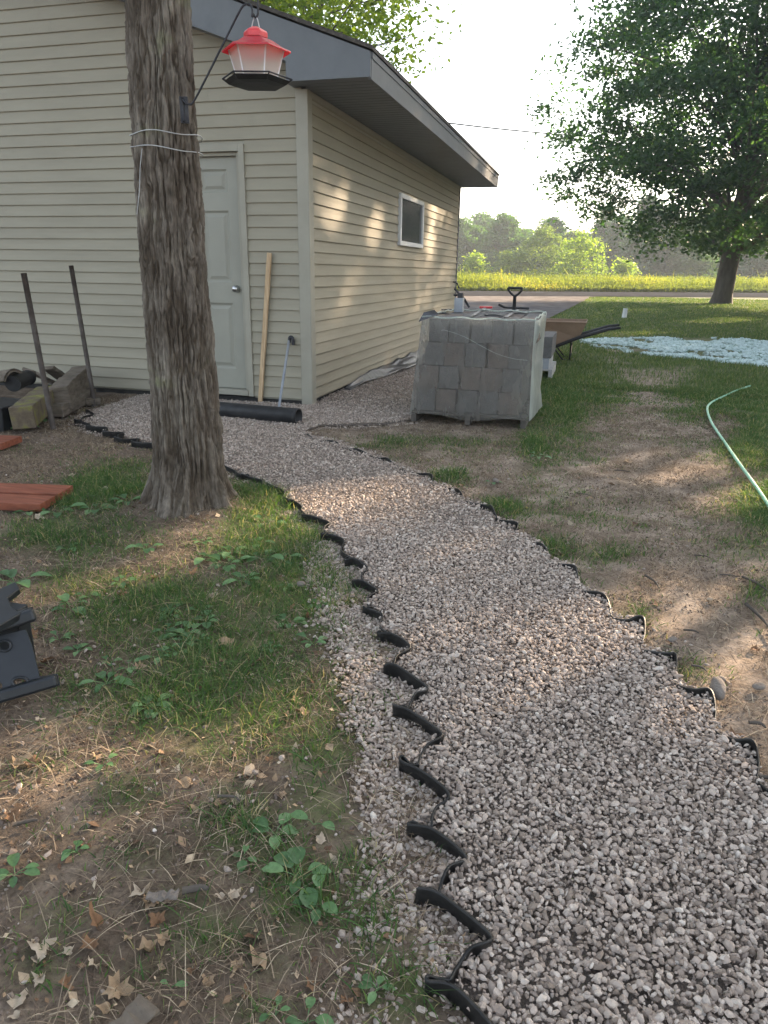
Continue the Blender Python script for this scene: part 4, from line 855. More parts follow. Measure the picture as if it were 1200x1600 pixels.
# ------------------------------------------------------------------ left: posts, timbers, boards, stool
def build_left():
    for (b, t, lab) in (((83, 668), (37, 427), 'rusty steel pipe post leaning left, standing nearest the mossy beam'), ((148, 632), (111, 415), 'slimmer rusty pipe post leaning in front of the siding by the gravel')):
        p = G(*b); q = onY(t[0], t[1], p[1]+.03); d = (q-p); r_ = .021 if b[0] < 100 else .020
        o = MB(); o.tube([p-d*.06, p+d*.33, p+d*.66, q], r_, 14); tag(o.build('steel_post', M['old_steel']), lab, 'post', 'steel posts leaning beside the timber pile')
    def tb(name, lab, pts, w_, h_, mat, roll=0, seg=14, wob=.008, cat='timber', bv=.008):
        o = MB(); o.beam(pts[0], pts[1], w_, h_, roll, seg, wob); tag(o.build(name, mat, bevel=bv), lab, cat)
    a = G(33, 676); d = G(110, 618)-G(45, 668); d[2] = 0; d /= np.linalg.norm(d)
    tb('timber_beam', 'weathered square beam end with yellow moss on top', (a+np.array([0, .03, .105]), a+d*.95+np.array([0, 0, .13])), .17, .17, M['moss_timber'], .05)
    q = onY(118, 582, 6.05)
    tb('timber_beam', 'long dark beam sloping up against the siding behind the rusty post', (G(62, 655)+np.array([0.02, .25, .13]), q+np.array([0, .1, -.05])), .16, .21, M['timber'], .1)
    tb('timber_beam', 'low grey beam lying on the soil between the two posts', (G(88, 652)+np.array([0, 0, .05]), G(140, 628)+np.array([-.1, .15, .05])), .12, .10, M['timber'])
    tb('wood_block', 'small brown block lying at the foot of the slimmer post', (G(134, 632)+np.array([0, .0, .03]), G(152, 632)+np.array([0, .05, .03])), .09, .06, M['timber'])
    tb('upright_plank', 'short broken plank standing at the back of the timber pile', (G(52, 620)+np.array([0, .5, -.0]), onY(42, 578, 5.95)), .17, .035, M['timber'], .1, 8)
    tb('upright_plank', 'second broken plank standing behind the mossy beam', (G(78, 620)+np.array([0, .45, 0]), onY(74, 574, 6.0)), .15, .035, M['timber'], -.15, 8)
    tb('upright_plank', 'lowest broken plank leaning on its neighbour in the pile', (G(64, 622)+np.array([0, .4, 0]), onY(62, 585, 5.9)), .12, .03, M['timber'], .3, 8)
    # split log slabs and a black bin under them
    for nm, lab, px, zc, rr, tilt in (('log_slab', 'curved split log slab, upper one of the two at the pile', (-15, 598), .30, .14, .10), ('log_slab', 'curved split log slab resting lower on the black bin', (-20, 636), .22, .17, -.05)):
        c = onY(px[0], px[1], 5.35 if zc > .25 else 4.95); V = []; F = []; n = 14; m = 10
        for i in range(m):
            s_ = i/(m-1)
            for (ro_, dirn) in ((rr, 1), (rr-.03, -1)):
                for k in range(n):
                    a_ = PI*(.12+.76*(k/(n-1) if dirn > 0 else 1-k/(n-1)))
                    jj = .008*float(vnoise(s_*7, k*.7, zc*9)); V.append((c[0]-.35+s_*.62, c[1]+math.cos(a_)*(ro_+jj), c[2]-rr*.75+math.sin(a_)*(ro_+jj)+tilt*s_))
        w2 = 2*n
        F = [(i*w2+k, i*w2+(k+1) % w2, (i+1)*w2+(k+1) % w2, (i+1)*w2+k) for i in range(m-1) for k in range(w2)]+[tuple(range(w2)), tuple((m-1)*w2+k for k in reversed(range(w2)))]
        tag(MB().add(V, F, True).build(nm, M['timber' if zc > .25 else 'raw_wood']), lab, 'log')
    c = G(2, 672); bn = MB()
    bn.prism([(c[0]-.75, c[1], -.02), (c[0]+.02, c[1], -.02), (c[0]+.045, c[1]-.01, .17), (c[0]-.75, c[1]-.01, .17)], (0, .35, 0)); bn.box((c[0]-.76, c[1]-.03, .168), (c[0]+.065, c[1]+.36, .185))
    tag(bn.build('storage_bin', M['black_plastic'], bevel=.008), 'black plastic bin under the split logs at the photo edge', 'bin')
    c = G(28, 640); tag(MB().tube([onY(20, 600, 5.3), onY(36, 592, 5.5), onY(44, 590, 5.7)], .07, 18).build('black_pipe', M['black_plastic']), 'black round pipe end poking out of the timber pile', 'pipe')
    # red stained boards
    def board(near, farp, th_, L, lab, zt):
        a, b = G(*near, zt), G(*farp, zt); e = (b-a); e[2] = 0; wv = e; wn_ = np.linalg.norm(wv); ax = np.array([-wv[1], wv[0], 0])/wn_
        if ax[0] > 0: ax = -ax
        o = MB(); ce = (a+b)/2+ax*L/2; ce[2] = zt-th_/2; o.obox(ce, ax*L/2, wv/2, (0, 0, th_/2)); tag(o.build('stained_board', M['red_stain'], bevel=.003), lab, 'board', 'red stained boards lying in the grass')
    board((62, 788), (86, 774.5), .042, 1.4, 'red stained board, nearer of the two lying side by side', .044)
    board((91, 771.5), (114, 758), .042, 1.6, 'red stained board, farther of the two lying side by side', .044)
    board((2, 693), (34, 681), .045, 1.0, 'lone red stained board end on the bare soil below the timber pile', .055)
    board((-14, 799), (6, 788), .03, .6, 'short red stained board tucked under the nearer board', .006)
build_left()

def build_stool():
    base = G(88, 1084); yv = np.array([.62, .60, 0]); 
    # the upright face leans back; its bottom edge runs from the picture edge towards the path
    e1 = G(92, 1086)-G(0, 1100); e1[2] = 0; e1 /= np.linalg.norm(e1); nrm = np.array([-e1[1], e1[0], 0]); tl = math.radians(32)
    up = np.array([0, 0, math.cos(tl)]) + nrm*math.sin(tl); fn = np.cross(e1, up); p0 = G(92, 1088, .0)
    if fn[1] > 0: fn = -fn
    Hh = lambda px, py: hit(px, py, p0, fn)
    Q = lambda u, v: (u/6.664, 880+v/6.664)
    o = empty('step_stool', tuple(base), 'dark folding plastic step stool lying on its side in the grass', 'step stool')
    L1 = [Q(-400, 820), Q(-400, 1560), Q(0, 1440), Q(620, 1270), Q(596, 1150), Q(412, 1182), Q(330, 850), Q(268, 690), Q(100, 730), Q(-100, 790)]
    hole = [((48, 862), 58, 46), ((212, 1238), 72, 40), ((-30, 1280), 55, 50), ((-150, 920), 60, 45)]
    th = -fn*.012
    b = MB(); face = [Hh(*q) for q in L1]
    import mathutils.geometry as mg
    A = np.array(face); c0 = A.mean(0); loops = [face]
    for (cx_, cy_), rx_, ry_ in hole: loops.append([Hh(*Q(cx_+rx_*math.cos(-t), cy_+ry_*math.sin(-t))) for t in np.linspace(0, 2*PI, 20, endpoint=False)])
    l2 = [[Vector(((p-c0)@e1, (p-c0)@up, 0)) for p in lp] for lp in loops]; flat = [p for lp in loops for p in lp]; tris = mg.tessellate_polygon(l2)
    n = len(flat); V = [p for p in flat]+[p+th for p in flat]; F = [tuple(t) for t in tris]+[tuple(i+n for i in reversed(t)) for t in tris]; s = 0
    for lp in loops:
        m = len(lp)
        for k in range(m): F.append((s+k, s+(k+1) % m, n+s+(k+1) % m, n+s+k))
        s += m
    b.add(V, F); b.build('side_panel', M['stool_plastic'], o)
    rg = MB()
    for (cx_, cy_), rx_, ry_ in hole[:2]:
        rg = MB(); rg.tube([Hh(*Q(cx_+(rx_+8)*math.cos(t), cy_+(ry_+8)*math.sin(t)))+fn*.004 for t in np.linspace(0, 2*PI, 25)], .004, 6, False); rg.build('hole_rim', M['stool_plastic'], o)
    # thick rolled flanges: the foot bar and the top bar
    for pts, r_ in (([Q(-400, 1500), Q(0, 1385), Q(300, 1300), Q(600, 1212)], .019), ([Q(-400, 800), Q(0, 690), Q(160, 620), Q(370, 530)], .020)):
        c = [Hh(*q)+fn*.006 for q in pts]; d = c[-1]-c[0]; fb = MB()
        fb.beam(c[0], c[-1], .036, r_*2, .3, 10); fb.build('foot_bar', M['stool_plastic'], o, bevel=.009)
    # the folded tread seen from above, running back from the top bar
    tp = [Q(0, 640), Q(150, 560), Q(340, 440), Q(372, 530), Q(180, 640), Q(0, 720)]
    z1 = Hh(*Q(340, 470))[2]+.004
    top = [G(*Q(-400, 770), z1), G(*Q(0, 640), z1), G(*Q(345, 440), z1), G(*Q(180, 495), z1), G(*Q(125, 450), z1), G(*Q(78, 350), z1), G(*Q(205, 258), z1), G(*Q(160, 190), z1), G(*Q(0, 262), z1), G(*Q(-400, 380), z1)]
    t = MB(); t.prism(top, (0, 0, -.022)); t.build('tread', M['stool_plastic'], o, bevel=.004)
    lf = MB(); c = np.mean([top[1], top[6], top[8]], 0); lf.box((c[0]-.10, c[1]-.02, -.02), (c[0]+.05, c[1]+.03, z1-.022)); lf.build('leg', M['stool_plastic'], o, bevel=.006)
build_stool()

# ------------------------------------------------------------------ pallets of blocks, wheelbarrow, spade
def pallet(name, lab, x0, x1, y0, y1, h, mat, parent=None):
    o = empty(name, ((x0+x1)/2, (y0+y1)/2, 0), lab, 'pallet')
    for f in (0, .5, 1):
        b = MB(); xx = x0+(x1-x0-.045)*f; b.box((xx, y0, .0), (xx+.045, y1, h-.02)); b.build('stringer', mat, o, bevel=.003)
    n = 7; w_ = (y1-y0)/n
    for k in range(n):
        b = MB(); b.box((x0, y0+w_*k, h-.0195), (x1, y0+w_*k+w_*.74, h)); b.build('deck_board', mat, o, bevel=.002)
    return o
def block(c, s, mat, lab, grp, rz=0, holes=False):
    b = MB(); ca, sa = math.cos(rz), math.sin(rz)
    b.obox((c[0], c[1], c[2]+s[2]/2), (ca*s[0]/2, sa*s[0]/2, 0), (-sa*s[1]/2, ca*s[1]/2, 0), (0, 0, s[2]/2))
    return tag(b.build('paving_block', mat, bevel=.006), lab, 'block', grp)
def build_pallets():
    xa, xb, ya, yb = -1.405, -.470, 5.93, 7.25; ph = .095
    pallet('wood_pallet', 'wooden pallet under the film wrapped block stack', xa-.01, xb+.02, ya, yb, ph, M['pallet_wood'])
    g = random.Random(4); zs = [ph+.001, .275, .455, .635]; ztop = .80
    mats = [M['block_grey'], M['block_brown'], M['block_grey']]
    zt = onY(750, 500, ya)[2]; step = (zt-ph)/4
    for l in range(4):
        off = [0, .015, .055, .085][l]
        n = 5; ww = (xb-xa-.06)/n
        for r_ in range(5):
            for k in range(n):
                if 0 < r_ < 4 and 0 < k < n-1 and l < 3: continue     # hidden core
                x = xa+.015+off+ww*(k+.5); y = ya+.05+(yb-ya-.1)/5*(r_+.5)
                hh = step-.004; mt = M['block_brown'] if (l == 1 and k in (2, 3)) or g.random() < .2 else M['block_grey']
                block((x+g.uniform(-.006, .006), y+g.uniform(-.008, .008), ph+.001+l*step), (ww-.012, (yb-ya-.1)/5-.012, hh), mt,
                      'grey concrete block in the film wrapped stack' if mt is M['block_grey'] else 'brownish concrete block in the film wrapped stack', 'concrete blocks inside the wrapped stack')
    # the film: four walls with sag and ripples, open at the top
    V = []; F = []; nz = 26
    per = []; nx, ny = 44, 44; o_ = .022
    for k in range(nx): per.append((xa-o_+(xb-xa+2*o_)*k/nx, ya+.012-o_, 0))
    for k in range(ny): per.append((xb+o_, ya+.012-o_+(yb-ya+2*o_)*k/ny, 1))
    for k in range(nx): per.append((xb+o_-(xb-xa+2*o_)*k/nx, yb+o_, 2))
    for k in range(ny): per.append((xa-o_, yb+o_-(yb-ya+2*o_)*k/ny, 3))
    m = len(per); cxm, cym = (xa+xb)/2, (ya+yb)/2
    for i in range(nz):
        t = i/(nz-1); z = ph-.025+(zt+.012-ph+.025)*t
        for k, (x, y, sd_) in enumerate(per):
            sh = .085*t if sd_ in (0, 2, 3) or k == nx else .085*t
            xx = x+sh*(1-(x-xa)/(xb-xa)*(1.0)) if x < cxm+1 else x
            rip = (fbm(x*3+y*2, z*6, 1.)-.5)*.022
            nx_ = (0, 1, 0, -1)[sd_]; ny_ = (-1, 0, 1, 0)[sd_]
            if sd_ == 1:
                u = (y-ya)/(yb-ya); rip = .01+(fbm(y*2.5, z*5, 3.)-.35)*.07*math.sin(PI*min(1, max(0, u)))**.5+.045*(1-t)**2*math.sin(PI*min(1, max(0, u*.9+.1)))
            zz = z + (.012*math.sin(k*.22)+.01*float(vnoise(k*.3, 1, 1)) if i == nz-1 else 0)
            if i == 0 and sd_ == 0: zz += .018*math.sin(k*.2)-.01
            V.append((xx+nx_*rip, y+ny_*rip*(.4 if sd_ == 0 else 1), zz))
    Fw, Fr = [], []
    for i in range(nz-1):
        for k in range(m):
            q = (i*m+k, i*m+(k+1) % m, (i+1)*m+(k+1) % m, (i+1)*m+k); (Fr if per[k][2] == 1 else Fw).append(q)
    w_ = empty('stretch_wrap', (cxm, cym, ph), 'cloudy clear plastic film wrapped round the block stack', 'plastic wrap')
    MB().add(V, Fw, True).build('film', M['film'], w_); MB().add(V, Fr, True).build('lit_loose_film', M['lit_loose_film'], w_)
    rl = MB(); zr = zt+.012; ip = [per[k] for k in range(0, m, 2)]; rl.tube([(x+.085*(1-(x-xa)/(xb-xa)), y, zr+.006*math.sin(j)) for j, (x, y, _) in enumerate(ip+ip[:1])], .006, 6, False); rl.build('rolled_edge', M['lit_loose_film'], w_)
    cr = MB(); pts = [onY(690, 517, ya-.03), onY(695, 516, ya-.03), onY(725, 526, ya-.03), onY(770, 550, ya-.035), onY(800, 560, ya-.035), onY(824, 563, ya-.03)]; cr.tube(spline(pts, 5), .0012, 5); cr.build('film_crease', M['lit_loose_film'], w_)
    # torn film flap at the left top corner and the hanging end at the bottom
    fl = MB(); a = onY(662, 488, ya); fl.add([a+np.array([.0, 0, .0]), a+np.array([.09, -.01, .022]), a+np.array([.13, -.015, -.012]), a+np.array([-.035, -.02, -.075])], [(0, 1, 2, 3)]); fl.build('torn_flap', M['sheet_plastic'], w_)
    # things on top
    ztp = zt+.002
    q = lambda px, py, z=ztp: G(px, py, z)
    c = q(717, 488); bx = empty('grey_block', tuple(c), 'tall grey block standing on the wrapped stack with a dark clamp', 'block')
    hh = .13; MB().box((c[0]-.04, c[1]-.04, ztp), (c[0]+.04, c[1]+.04, ztp+hh)).build('body', M['grey_pipe'], bx, bevel=.004)
    MB().box((c[0]-.015, c[1]-.03, ztp+hh), (c[0]+.035, c[1]+.03, ztp+hh+.045)).tube([(c[0], c[1], ztp+hh+.03), (c[0]-.05, c[1]+.01, ztp+hh+.08)], .010, 8).build('clamp', M['dark_metal'], bx)
    rp_ = MB(); c = q(758, 482); rp_.beam(c+np.array([-.06, 0, .012]), c+np.array([.07, .03, .012]), .04, .022); tag(rp_.build('red_tool', M['red_plastic'], bevel=.004), 'small red plastic tool lying on the wrapped stack', 'tool')
    for pts, lab in (([(779, 476), (788, 480), (806, 481), (826, 482)], 'black bar lying across the back of the wrapped stack'), ([(724, 466), (729, 474), (733, 480)], 'short black bar leaning behind the tall grey block')):
        P = [q(x, 484)*np.array([1, 1, 0])+np.array([0, 0, onY(x, y, q(x, 484)[1])[2]]) for x, y in pts]
        tag(MB().tube(P, .012, 8).build('steel_bar', M['dark_metal']), lab, 'bar')
    st = []
    for a, b, lab in (((690, 484), (850, 489), 'dark strap lying lengthwise on the wrapped stack'), ((735, 496), (760, 481), 'dark strap crossing the stack near the grey block'), ((790, 497), (815, 482), 'dark strap crossing the stack near its right end')):
        o = MB(); o.beam(q(*a)+np.array([0, 0, .006]), q(*b)+np.array([0, 0, .006]), .03, .005, 0, 10, .006); tag(o.build('strap', M['black_plastic']), lab, 'strap')
    # top blocks have dark round cores
    for px, py in ((770, 493), (812, 490), (690, 490)):
        c = q(px, py); o = MB(); o.lathe([(.075, .012), (.075, .02), (.05, .02), (.05, .012)], (c[0], c[1], ztp-.012), 20); tag(o.build('rubber_ring', M['black_plastic']), {770: 'middle dark ring lying on top of the wrapped stack', 812: 'dark ring lying on the right end of the wrapped stack', 690: 'dark ring lying on the left end of the wrapped stack'}[px], 'ring')
    # spade standing behind the stack
    yS = yb+.12; s = empty('spade', (onY(804, 480, yS)[0], yS, 0), 'black D handled spade standing behind the wrapped stack', 'spade')
    a = onY(803, 484, yS); t = onY(804.5, 463, yS); t2 = onY(805, 450, yS); b = np.array([a[0]-.01, yS+.02, .30])
    MB().tube([b, a, t], .017, 10).build('shaft', M['dark_metal'], s)
    dw = .062; hm = MB(); hm.tube(spline([t, t+np.array([-.03, 0, .02]), np.array([t2[0]-dw, yS, t2[2]-.02]), np.array([t2[0]-dw*.95, yS, t2[2]]), t2, np.array([t2[0]+dw*.95, yS, t2[2]]), np.array([t2[0]+dw, yS, t2[2]-.02]), t+np.array([.03, 0, .02]), t], 5), .011, 8); hm.build('handle', M['black_plastic'], s)
    bl = MB(); bl.prism([(b[0]-.09, yS, .31), (b[0]+.09, yS, .31), (b[0]+.085, yS, .10), (b[0], yS, .0), (b[0]-.085, yS, .10)], (0, .006, 0)); bl.build('blade', M['dark_metal'], s)
    # second pallet with blocks
    x0, x1, y0, y1 = -1.40, -.42, 9.0, 9.95
    pallet('wood_pallet', 'pale wooden pallet of grey blocks behind the wrapped stack', x0, x1, y0, y1, .12, M['pale_wood'])
    g = random.Random(8); zt2 = onY(856, 526, 9.0)[2]; hh = (zt2-.121)/3
    for l in range(3):
        for k in range(4):
            for r_ in range(2):
                x = x0+.03+(x1-x0-.05)/4*(k+.5)-(.02 if l == 0 else 0); y = y0+.24+r_*.47
                block((x, y, .121+l*hh), ((x1-x0-.05)/4-.012, .45, hh-.003), M['block_grey'] if (k+l) % 3 else M['grey_pipe'], 'grey concrete block stacked on the farther pale pallet', 'concrete blocks on the farther pallet')
build_pallets()

def build_barrow():
    Yb = 11.4; o = empty('wheelbarrow', (-.6, Yb, 0), 'wheelbarrow with tan brown tray and long dark handles on the grass', 'wheelbarrow')
    P = lambda px, py, y=Yb: onY(px, py, y)
    tl, tr_, br, bl = P(832, 500), P(917, 502), P(905, 526), P(862, 538)
    hw, hb = .33, .22; V = []
    for q, h in ((tl, hw), (tr_, hw), (br, hb), (bl, hb)): V += [(q[0], q[1]-h, q[2]), (q[0], q[1]+h, q[2])]
    F = [(0, 2, 4, 6), (1, 7, 5, 3), (2, 3, 5, 4), (0, 6, 7, 1), (4, 5, 7, 6)]
    t = MB().add(V, F); to = t.build('tray', M['barrow_tray'], o); md = to.modifiers.new('thick', 'SOLIDIFY'); md.thickness = .012; md.offset = 0
    r = MB(); r.tube([V[0], V[2], V[3], V[1], V[0]], .012, 8); r.build('tray_rim', M['barrow_tray'], o)
    mk = MB(); a = P(870, 511, Yb-hw+.02); mk.box((a[0], a[1]-.0), (a[0]+.01, a[1]+.001, a[2]+.01)) if False else None
    for sy in (-.30, .30):
        hnd = MB(); a, b, c = P(855, 545, Yb), P(905, 524, Yb), P(969, 510, Yb); hnd.tube([a+np.array([-.25, sy*.2, -.08]), a+np.array([0, sy*.7, 0]), b+np.array([0, sy, -.01]), c+np.array([-.15, sy, -.02]), c+np.array([0, sy, .0])], [.018, .024, .026, .024, .017], 8); hnd.build('handle', M['dark_metal'], o)
        lg = MB(); p, q = P(893, 533), P(884, 562); foot = np.array([q[0], Yb+sy*.8, .012]); lg.tube([(p[0], Yb+sy*.8, p[2]), foot+np.array([.06, 0, 0]), foot+np.array([-.04, 0, 0]), (P(866, 540)[0], Yb+sy*.8, P(866, 540)[2])], .012, 8); lg.build('leg', M['dark_metal'], o)
    cb = MB(); p = P(893, 545); cb.box((p[0]-.02, Yb-.24, p[2]-.06), (p[0]-.0, Yb+.24, p[2]+.03)); cb.build('leg_brace', M['barrow_tray'], o)
    wl = MB(); c = P(840, 552); cz = .19; n = 28; V = []; F = []
    wx = c[0]-.18
    for k in range(n):
        a = 2*PI*k/n
        for j in range(8): q = 2*PI*j/8; rr = .15+.04*math.cos(q); V.append((wx+rr*math.cos(a), Yb+.04*math.sin(q), cz+rr*math.sin(a)))
    for k in range(n):
        for j in range(8): F.append((k*8+j, ((k+1) % n)*8+j, ((k+1) % n)*8+(j+1) % 8, k*8+(j+1) % 8))
    wh = wl.add(V, F, True).build('wheel', M['black_plastic'], o)
    rm = MB(); rm.tube([(wx, Yb-.02, cz), (wx, Yb+.02, cz)], .115, 20); rm.tube([(wx, Yb-.1, cz), (wx, Yb+.1, cz)], .014, 8); rm.build('rim', M['barrow_tray'], wh)
build_barrow()

# ------------------------------------------------------------------ hose, marker, cable
hp = [(1172,603),(1150,611),(1124,622),(1110,630),(1105,640),(1112,660),(1132,690),(1150,718),(1172,747),(1190,772),(1204,796),(1222,830),(1250,880)]
tag(MB().tube(spline([G(x, y, .012)+np.array([0, 0, .004*math.sin(i*2)]) for i, (x, y) in enumerate(hp)], 8), .0100, 10).build('garden_hose', M['hose_green']), 'pale green garden hose snaking across the grass and dirt', 'hose')
c = G(975, 496); o = MB(); o.tube([c+np.array([0, 0, -.05]), c+np.array([.02, 0, onY(977, 482, c[1])[2]])], .07, 16); tag(o.build('marker_pipe', M['white_pipe'], bevel=.01), 'short white pipe stub sticking out of the lawn', 'pipe')
def cable():
    P = []; y0 = 47
    a, b = onY(600, 190, 36), onY(1400, 205, 66)
    for k in range(41):
        t = k/40; p = a*(1-t)+b*t; p = p + np.array([0, 0, -1.0*4*t*(1-t)+.3]); P.append(p)
    tag(MB().tube(P, .035, 6).build('power_line', M['dark_metal']), 'thin dark power line sagging across the sky into the maple', 'cable')
    for q, lab in ((a, 'wooden utility pole hidden behind the garage'), (b, 'wooden utility pole beyond the lawn maple')):
        tag(MB().tube([(q[0], q[1], -.3), (q[0], q[1], q[2]+.8)], [.16, .11], 10).build('utility_pole', M['bark_far']), lab, 'pole')
cable()

# ------------------------------------------------------------------ small things on the soil
def leaf_mesh(kind, seed):
    g = np.random.default_rng(seed); n = 15
    tips = {0: [1.0,.62,.86,.60,.95,.62,.8,.5], 1: [1.0,.75,.62,.8,.7,.55,.62,.5], 2: [1,.55,.7,.6,.9,.5,.75,.6]}[kind]
    out = []
    for side in (1, -1):
        for i, r in enumerate(tips if side > 0 else tips[::-1]):
            a = (i+.5)/len(tips)*PI if side > 0 else PI+(i+.5)/len(tips)*PI; rr = r*g.uniform(.8, 1.12); out.append((rr*math.cos(a)*(1.15 if kind == 1 else 1), rr*math.sin(a)*(.6 if kind == 1 else .9)))
    V = [(0, 0, .0)]; m = len(out); cu = g.uniform(.3, 1.0); ph = g.random()*6
    z = lambda x, y: cu*(x*x*.5+y*y*.9) + .28*math.sin(x*4.5+ph)*math.cos(y*4+ph)
    for f in (.5, 1.0): V += [(x*f, y*f, z(x*f, y*f)+g.uniform(-.05, .05)) for x, y in out]
    F = [(0, 1+k, 1+(k+1) % m) for k in range(m)]+[(1+k, 1+m+k, 1+m+(k+1) % m, 1+(k+1) % m) for k in range(m)]
    me = bpy.data.meshes.new('dead_leaf'); me.from_pydata(V, [], F); me.polygons.foreach_set('use_smooth', [True]*len(F)); me.update(); return me
def litter():
    base = []
    for k in range(9):
        me = leaf_mesh(k % 3, 40+k); me.materials.append([M['dead_leaf_tan'], M['dead_leaf_brown'], M['dead_leaf_pale']][(k//3 + k) % 3]); base.append(me)
    big = [(355,1000,34),(347,1030,24),(217,1037,22),(190,925,20),(72,1025,30),(50,985,22),(130,960,16),(388,1205,36),(370,1247,34),(340,1250,20),(292,1222,34),(30,1188,34),(52,1187,26),(60,1215,22),(22,1268,30),(62,1470,44),(58,1490,30),(62,1522,26),(180,1540,44),(165,1568,26),(230,1475,34),(245,1430,30),(150,1440,40),(140,1470,34),(145,1500,30),
        (265,1400,26),(365,1392,24),(370,1505,26),(405,1500,44),(325,1530,24),(485,1535,24),(388,1550,18),(100,1530,26),(25,1555,30),(24,1580,20),(105,1480,20),(460,1085,24),(475,1105,30),(450,1110,20),(405,1030,22),(300,1105,20),(270,1090,18),(110,740,18),(160,765,20),(60,808,20),(420,820,24),(400,815,20),(385,800,18),(440,810,18),(300,895,20),(240,900,18),(330,925,20),
        (345,1395,18),(220,1390,40),(235,1405,36),(200,1460,22),(255,1460,26),(300,1510,20),(430,1560,18),(540,1560,22),(500,1310,24),(520,1340,22),(585,1320,26),(440,1240,20),(240,1160,20),(150,1180,18),(120,1110,18),(480,960,20),(455,945,16),(555,970,18),(575,1082,26),(520,1060,20),
        (980,718,16),(720,757,16),(985,1150,20),(1150,1148,34),(1048,1000,14),(1180,1010,18),(890,815,14),(1110,935,16),(60,1115,16),(75,1130,14),(305,1260,18),(110,1380,18),(420,1180,18)]
    for i, (px, py, s) in enumerate(big):
        p = G(px, py); d = np.linalg.norm(p-EYE); r = s/2/FPX*d*1.0
        o = bpy.data.objects.new('dead_leaf', base[(i*7) % 9]); COL.objects.link(o); o.location = (p[0], p[1], float(ground_z(p[0], p[1]))+.003+r*.12)
        o.scale = (r*1.0, r*1.0, r*1.15); o.rotation_euler = (random.gauss(0, .3), random.gauss(0, .3), random.random()*6.28)
        kk = (i*7) % 9; colr = ['tan', 'brown', 'pale'][(kk//3+kk) % 3]
        where = ('on the dirt beyond the right edging' if px > 700 else 'beside the step stool' if px < 150 and 900 < py < 1150 else 'near the foot of the trunk' if py < 930 and px > 230 else 'by the red boards' if py < 930 else
                 'at the edge of the spilled gravel' if px > 430 else 'in the green grass patch below the trunk' if py < 1170 else 'on bare soil low in the yard' if px > 250 else 'in the leaf scatter low at the left edge')
        tag(o, f'dry curled {colr} leaf {where}', 'leaf', f'dry {colr} leaves {where}')
    # twigs
    for i, (x0, y0, x1, y1, r) in enumerate([(1008,900,1030,920,.006), (1125,898,1152,902,.004), (1160,902,1200,925,.006), (1165,945,1215,1000,.007), (1068,985,1092,990,.004), (1170,1130,1196,1138,.006), (1080,1040,1104,1050,.004), (960,735,985,738,.004), (1085,868,1110,872,.003), (285,1395,325,1392,.008), (20,1290,60,1283,.005), (340,1245,375,1253,.004), (1185,1215,1215,1225,.006), (900,770,930,778,.003)]):
        a, b = G(x0, y0), G(x1, y1); m = (a+b)/2+np.array([.01, .01, .004]); a[2] = b[2] = m[2] = r*.6
        tag(MB().tube(spline([a, m, b], 3), [r, r*.9, r*.95, r*.8, r*.7, r*.6, r*.5], 6).build('twig', M['bark_far']), ['thin grey twig lying on the soil low in the yard', 'thin grey twig lying on the dirt right of the gravel path'][x0 > 700], 'twig', ['twigs lying low in the yard', 'twigs on the dirt right of the path'][x0 > 700])
    # bark chunk
    b = MB(); p = G(205, 1595, 0); b.beam(p+np.array([-.02, -.08, .008]), p+np.array([.02, .03, .010]), .055, .014, .1, 8, .012); tag(b.build('bark_chunk', M['timber'], bevel=.004), 'flat chunk of grey bark at the bottom of the yard', 'bark')
    b = MB(); p = G(250, 1410, 0); b.beam(p+np.array([-.03, .0, .006]), p+np.array([.03, .02, .009]), .02, .008, .1, 8, .008); tag(b.build('bark_chunk', M['stone_big'], bevel=.003), 'small pale strip of bark among the dry leaves', 'bark')
    # loose rocks on the dirt
    for i, (px, py, s, lab) in enumerate([(1122,1084,22,'rounded grey stone behind the right edging fold'), (1185,1075,12,'small stone on the dirt at the right picture edge'), (1127,1063,10,'small stone on the dirt behind the edging'), (1050,1000,8,'tiny stone by the sunlit dirt'), (470,915,11,'pale flat stone in the grass by the edging'), (775,753,10,'pale flat stone in the grass beside the right edging')]):
        p = G(px, py); r = s/FPX*np.linalg.norm(p-EYE)*.9; V, F = scatter_solids(np.array([[p[0], p[1], r*.25]]), np.array([r]), .2, .6)
        o = link('stone', npmesh('stone', V, F, True), M['stone_big']); m = o.modifiers.new('sub', 'SUBSURF'); m.levels = m.render_levels = 2; tag(o, lab, 'stone')
    # broad leaved weeds
    def weed(px, py, n, s, seed, lab, up=.4):
        g = np.random.default_rng(seed); p = G(px, py); dist = np.linalg.norm(p-EYE); L = s*.85/FPX*dist; V = []; F = []; St = MB()
        for k in range(n):
            a = 2*PI*k/n+g.uniform(-.5, .5); le = L*g.uniform(.6, 1.1); el = g.uniform(.1, up); d = np.array([math.cos(a), math.sin(a)]); wv = np.array([-d[1], d[0]])
            s0 = le*g.uniform(.25, .8); h0 = .008+s0*el; base_ = np.array([d[0]*s0, d[1]*s0, h0]); St.tube([(0, 0, .0), base_*np.array([.5, .5, .7]), base_], .0012, 4)
            o_ = len(V); m = 6; wd = le*g.uniform(.26, .38)
            for i in range(m+1):
                t = i/m; wi = wd*math.sin(PI*min(1, t*.9+.07))**.8*(1 if i < m else .05); c = base_+np.array([d[0]*le*t, d[1]*le*t, le*(.25*el*t-.35*t*t*g.uniform(.6, 1)+.12*t)])
                V += [c+np.array([wv[0]*wi, wv[1]*wi, wi*.35]), c, c-np.array([wv[0]*wi, wv[1]*wi, -wi*.35])]
            for i in range(m): F += [(o_+i*3, o_+i*3+1, o_+i*3+4, o_+i*3+3), (o_+i*3+1, o_+i*3+2, o_+i*3+5, o_+i*3+4)]
        r = empty('weed', (p[0], p[1], float(ground_z(p[0], p[1]))), lab, 'weed', 'broad leaved weeds in the yard')
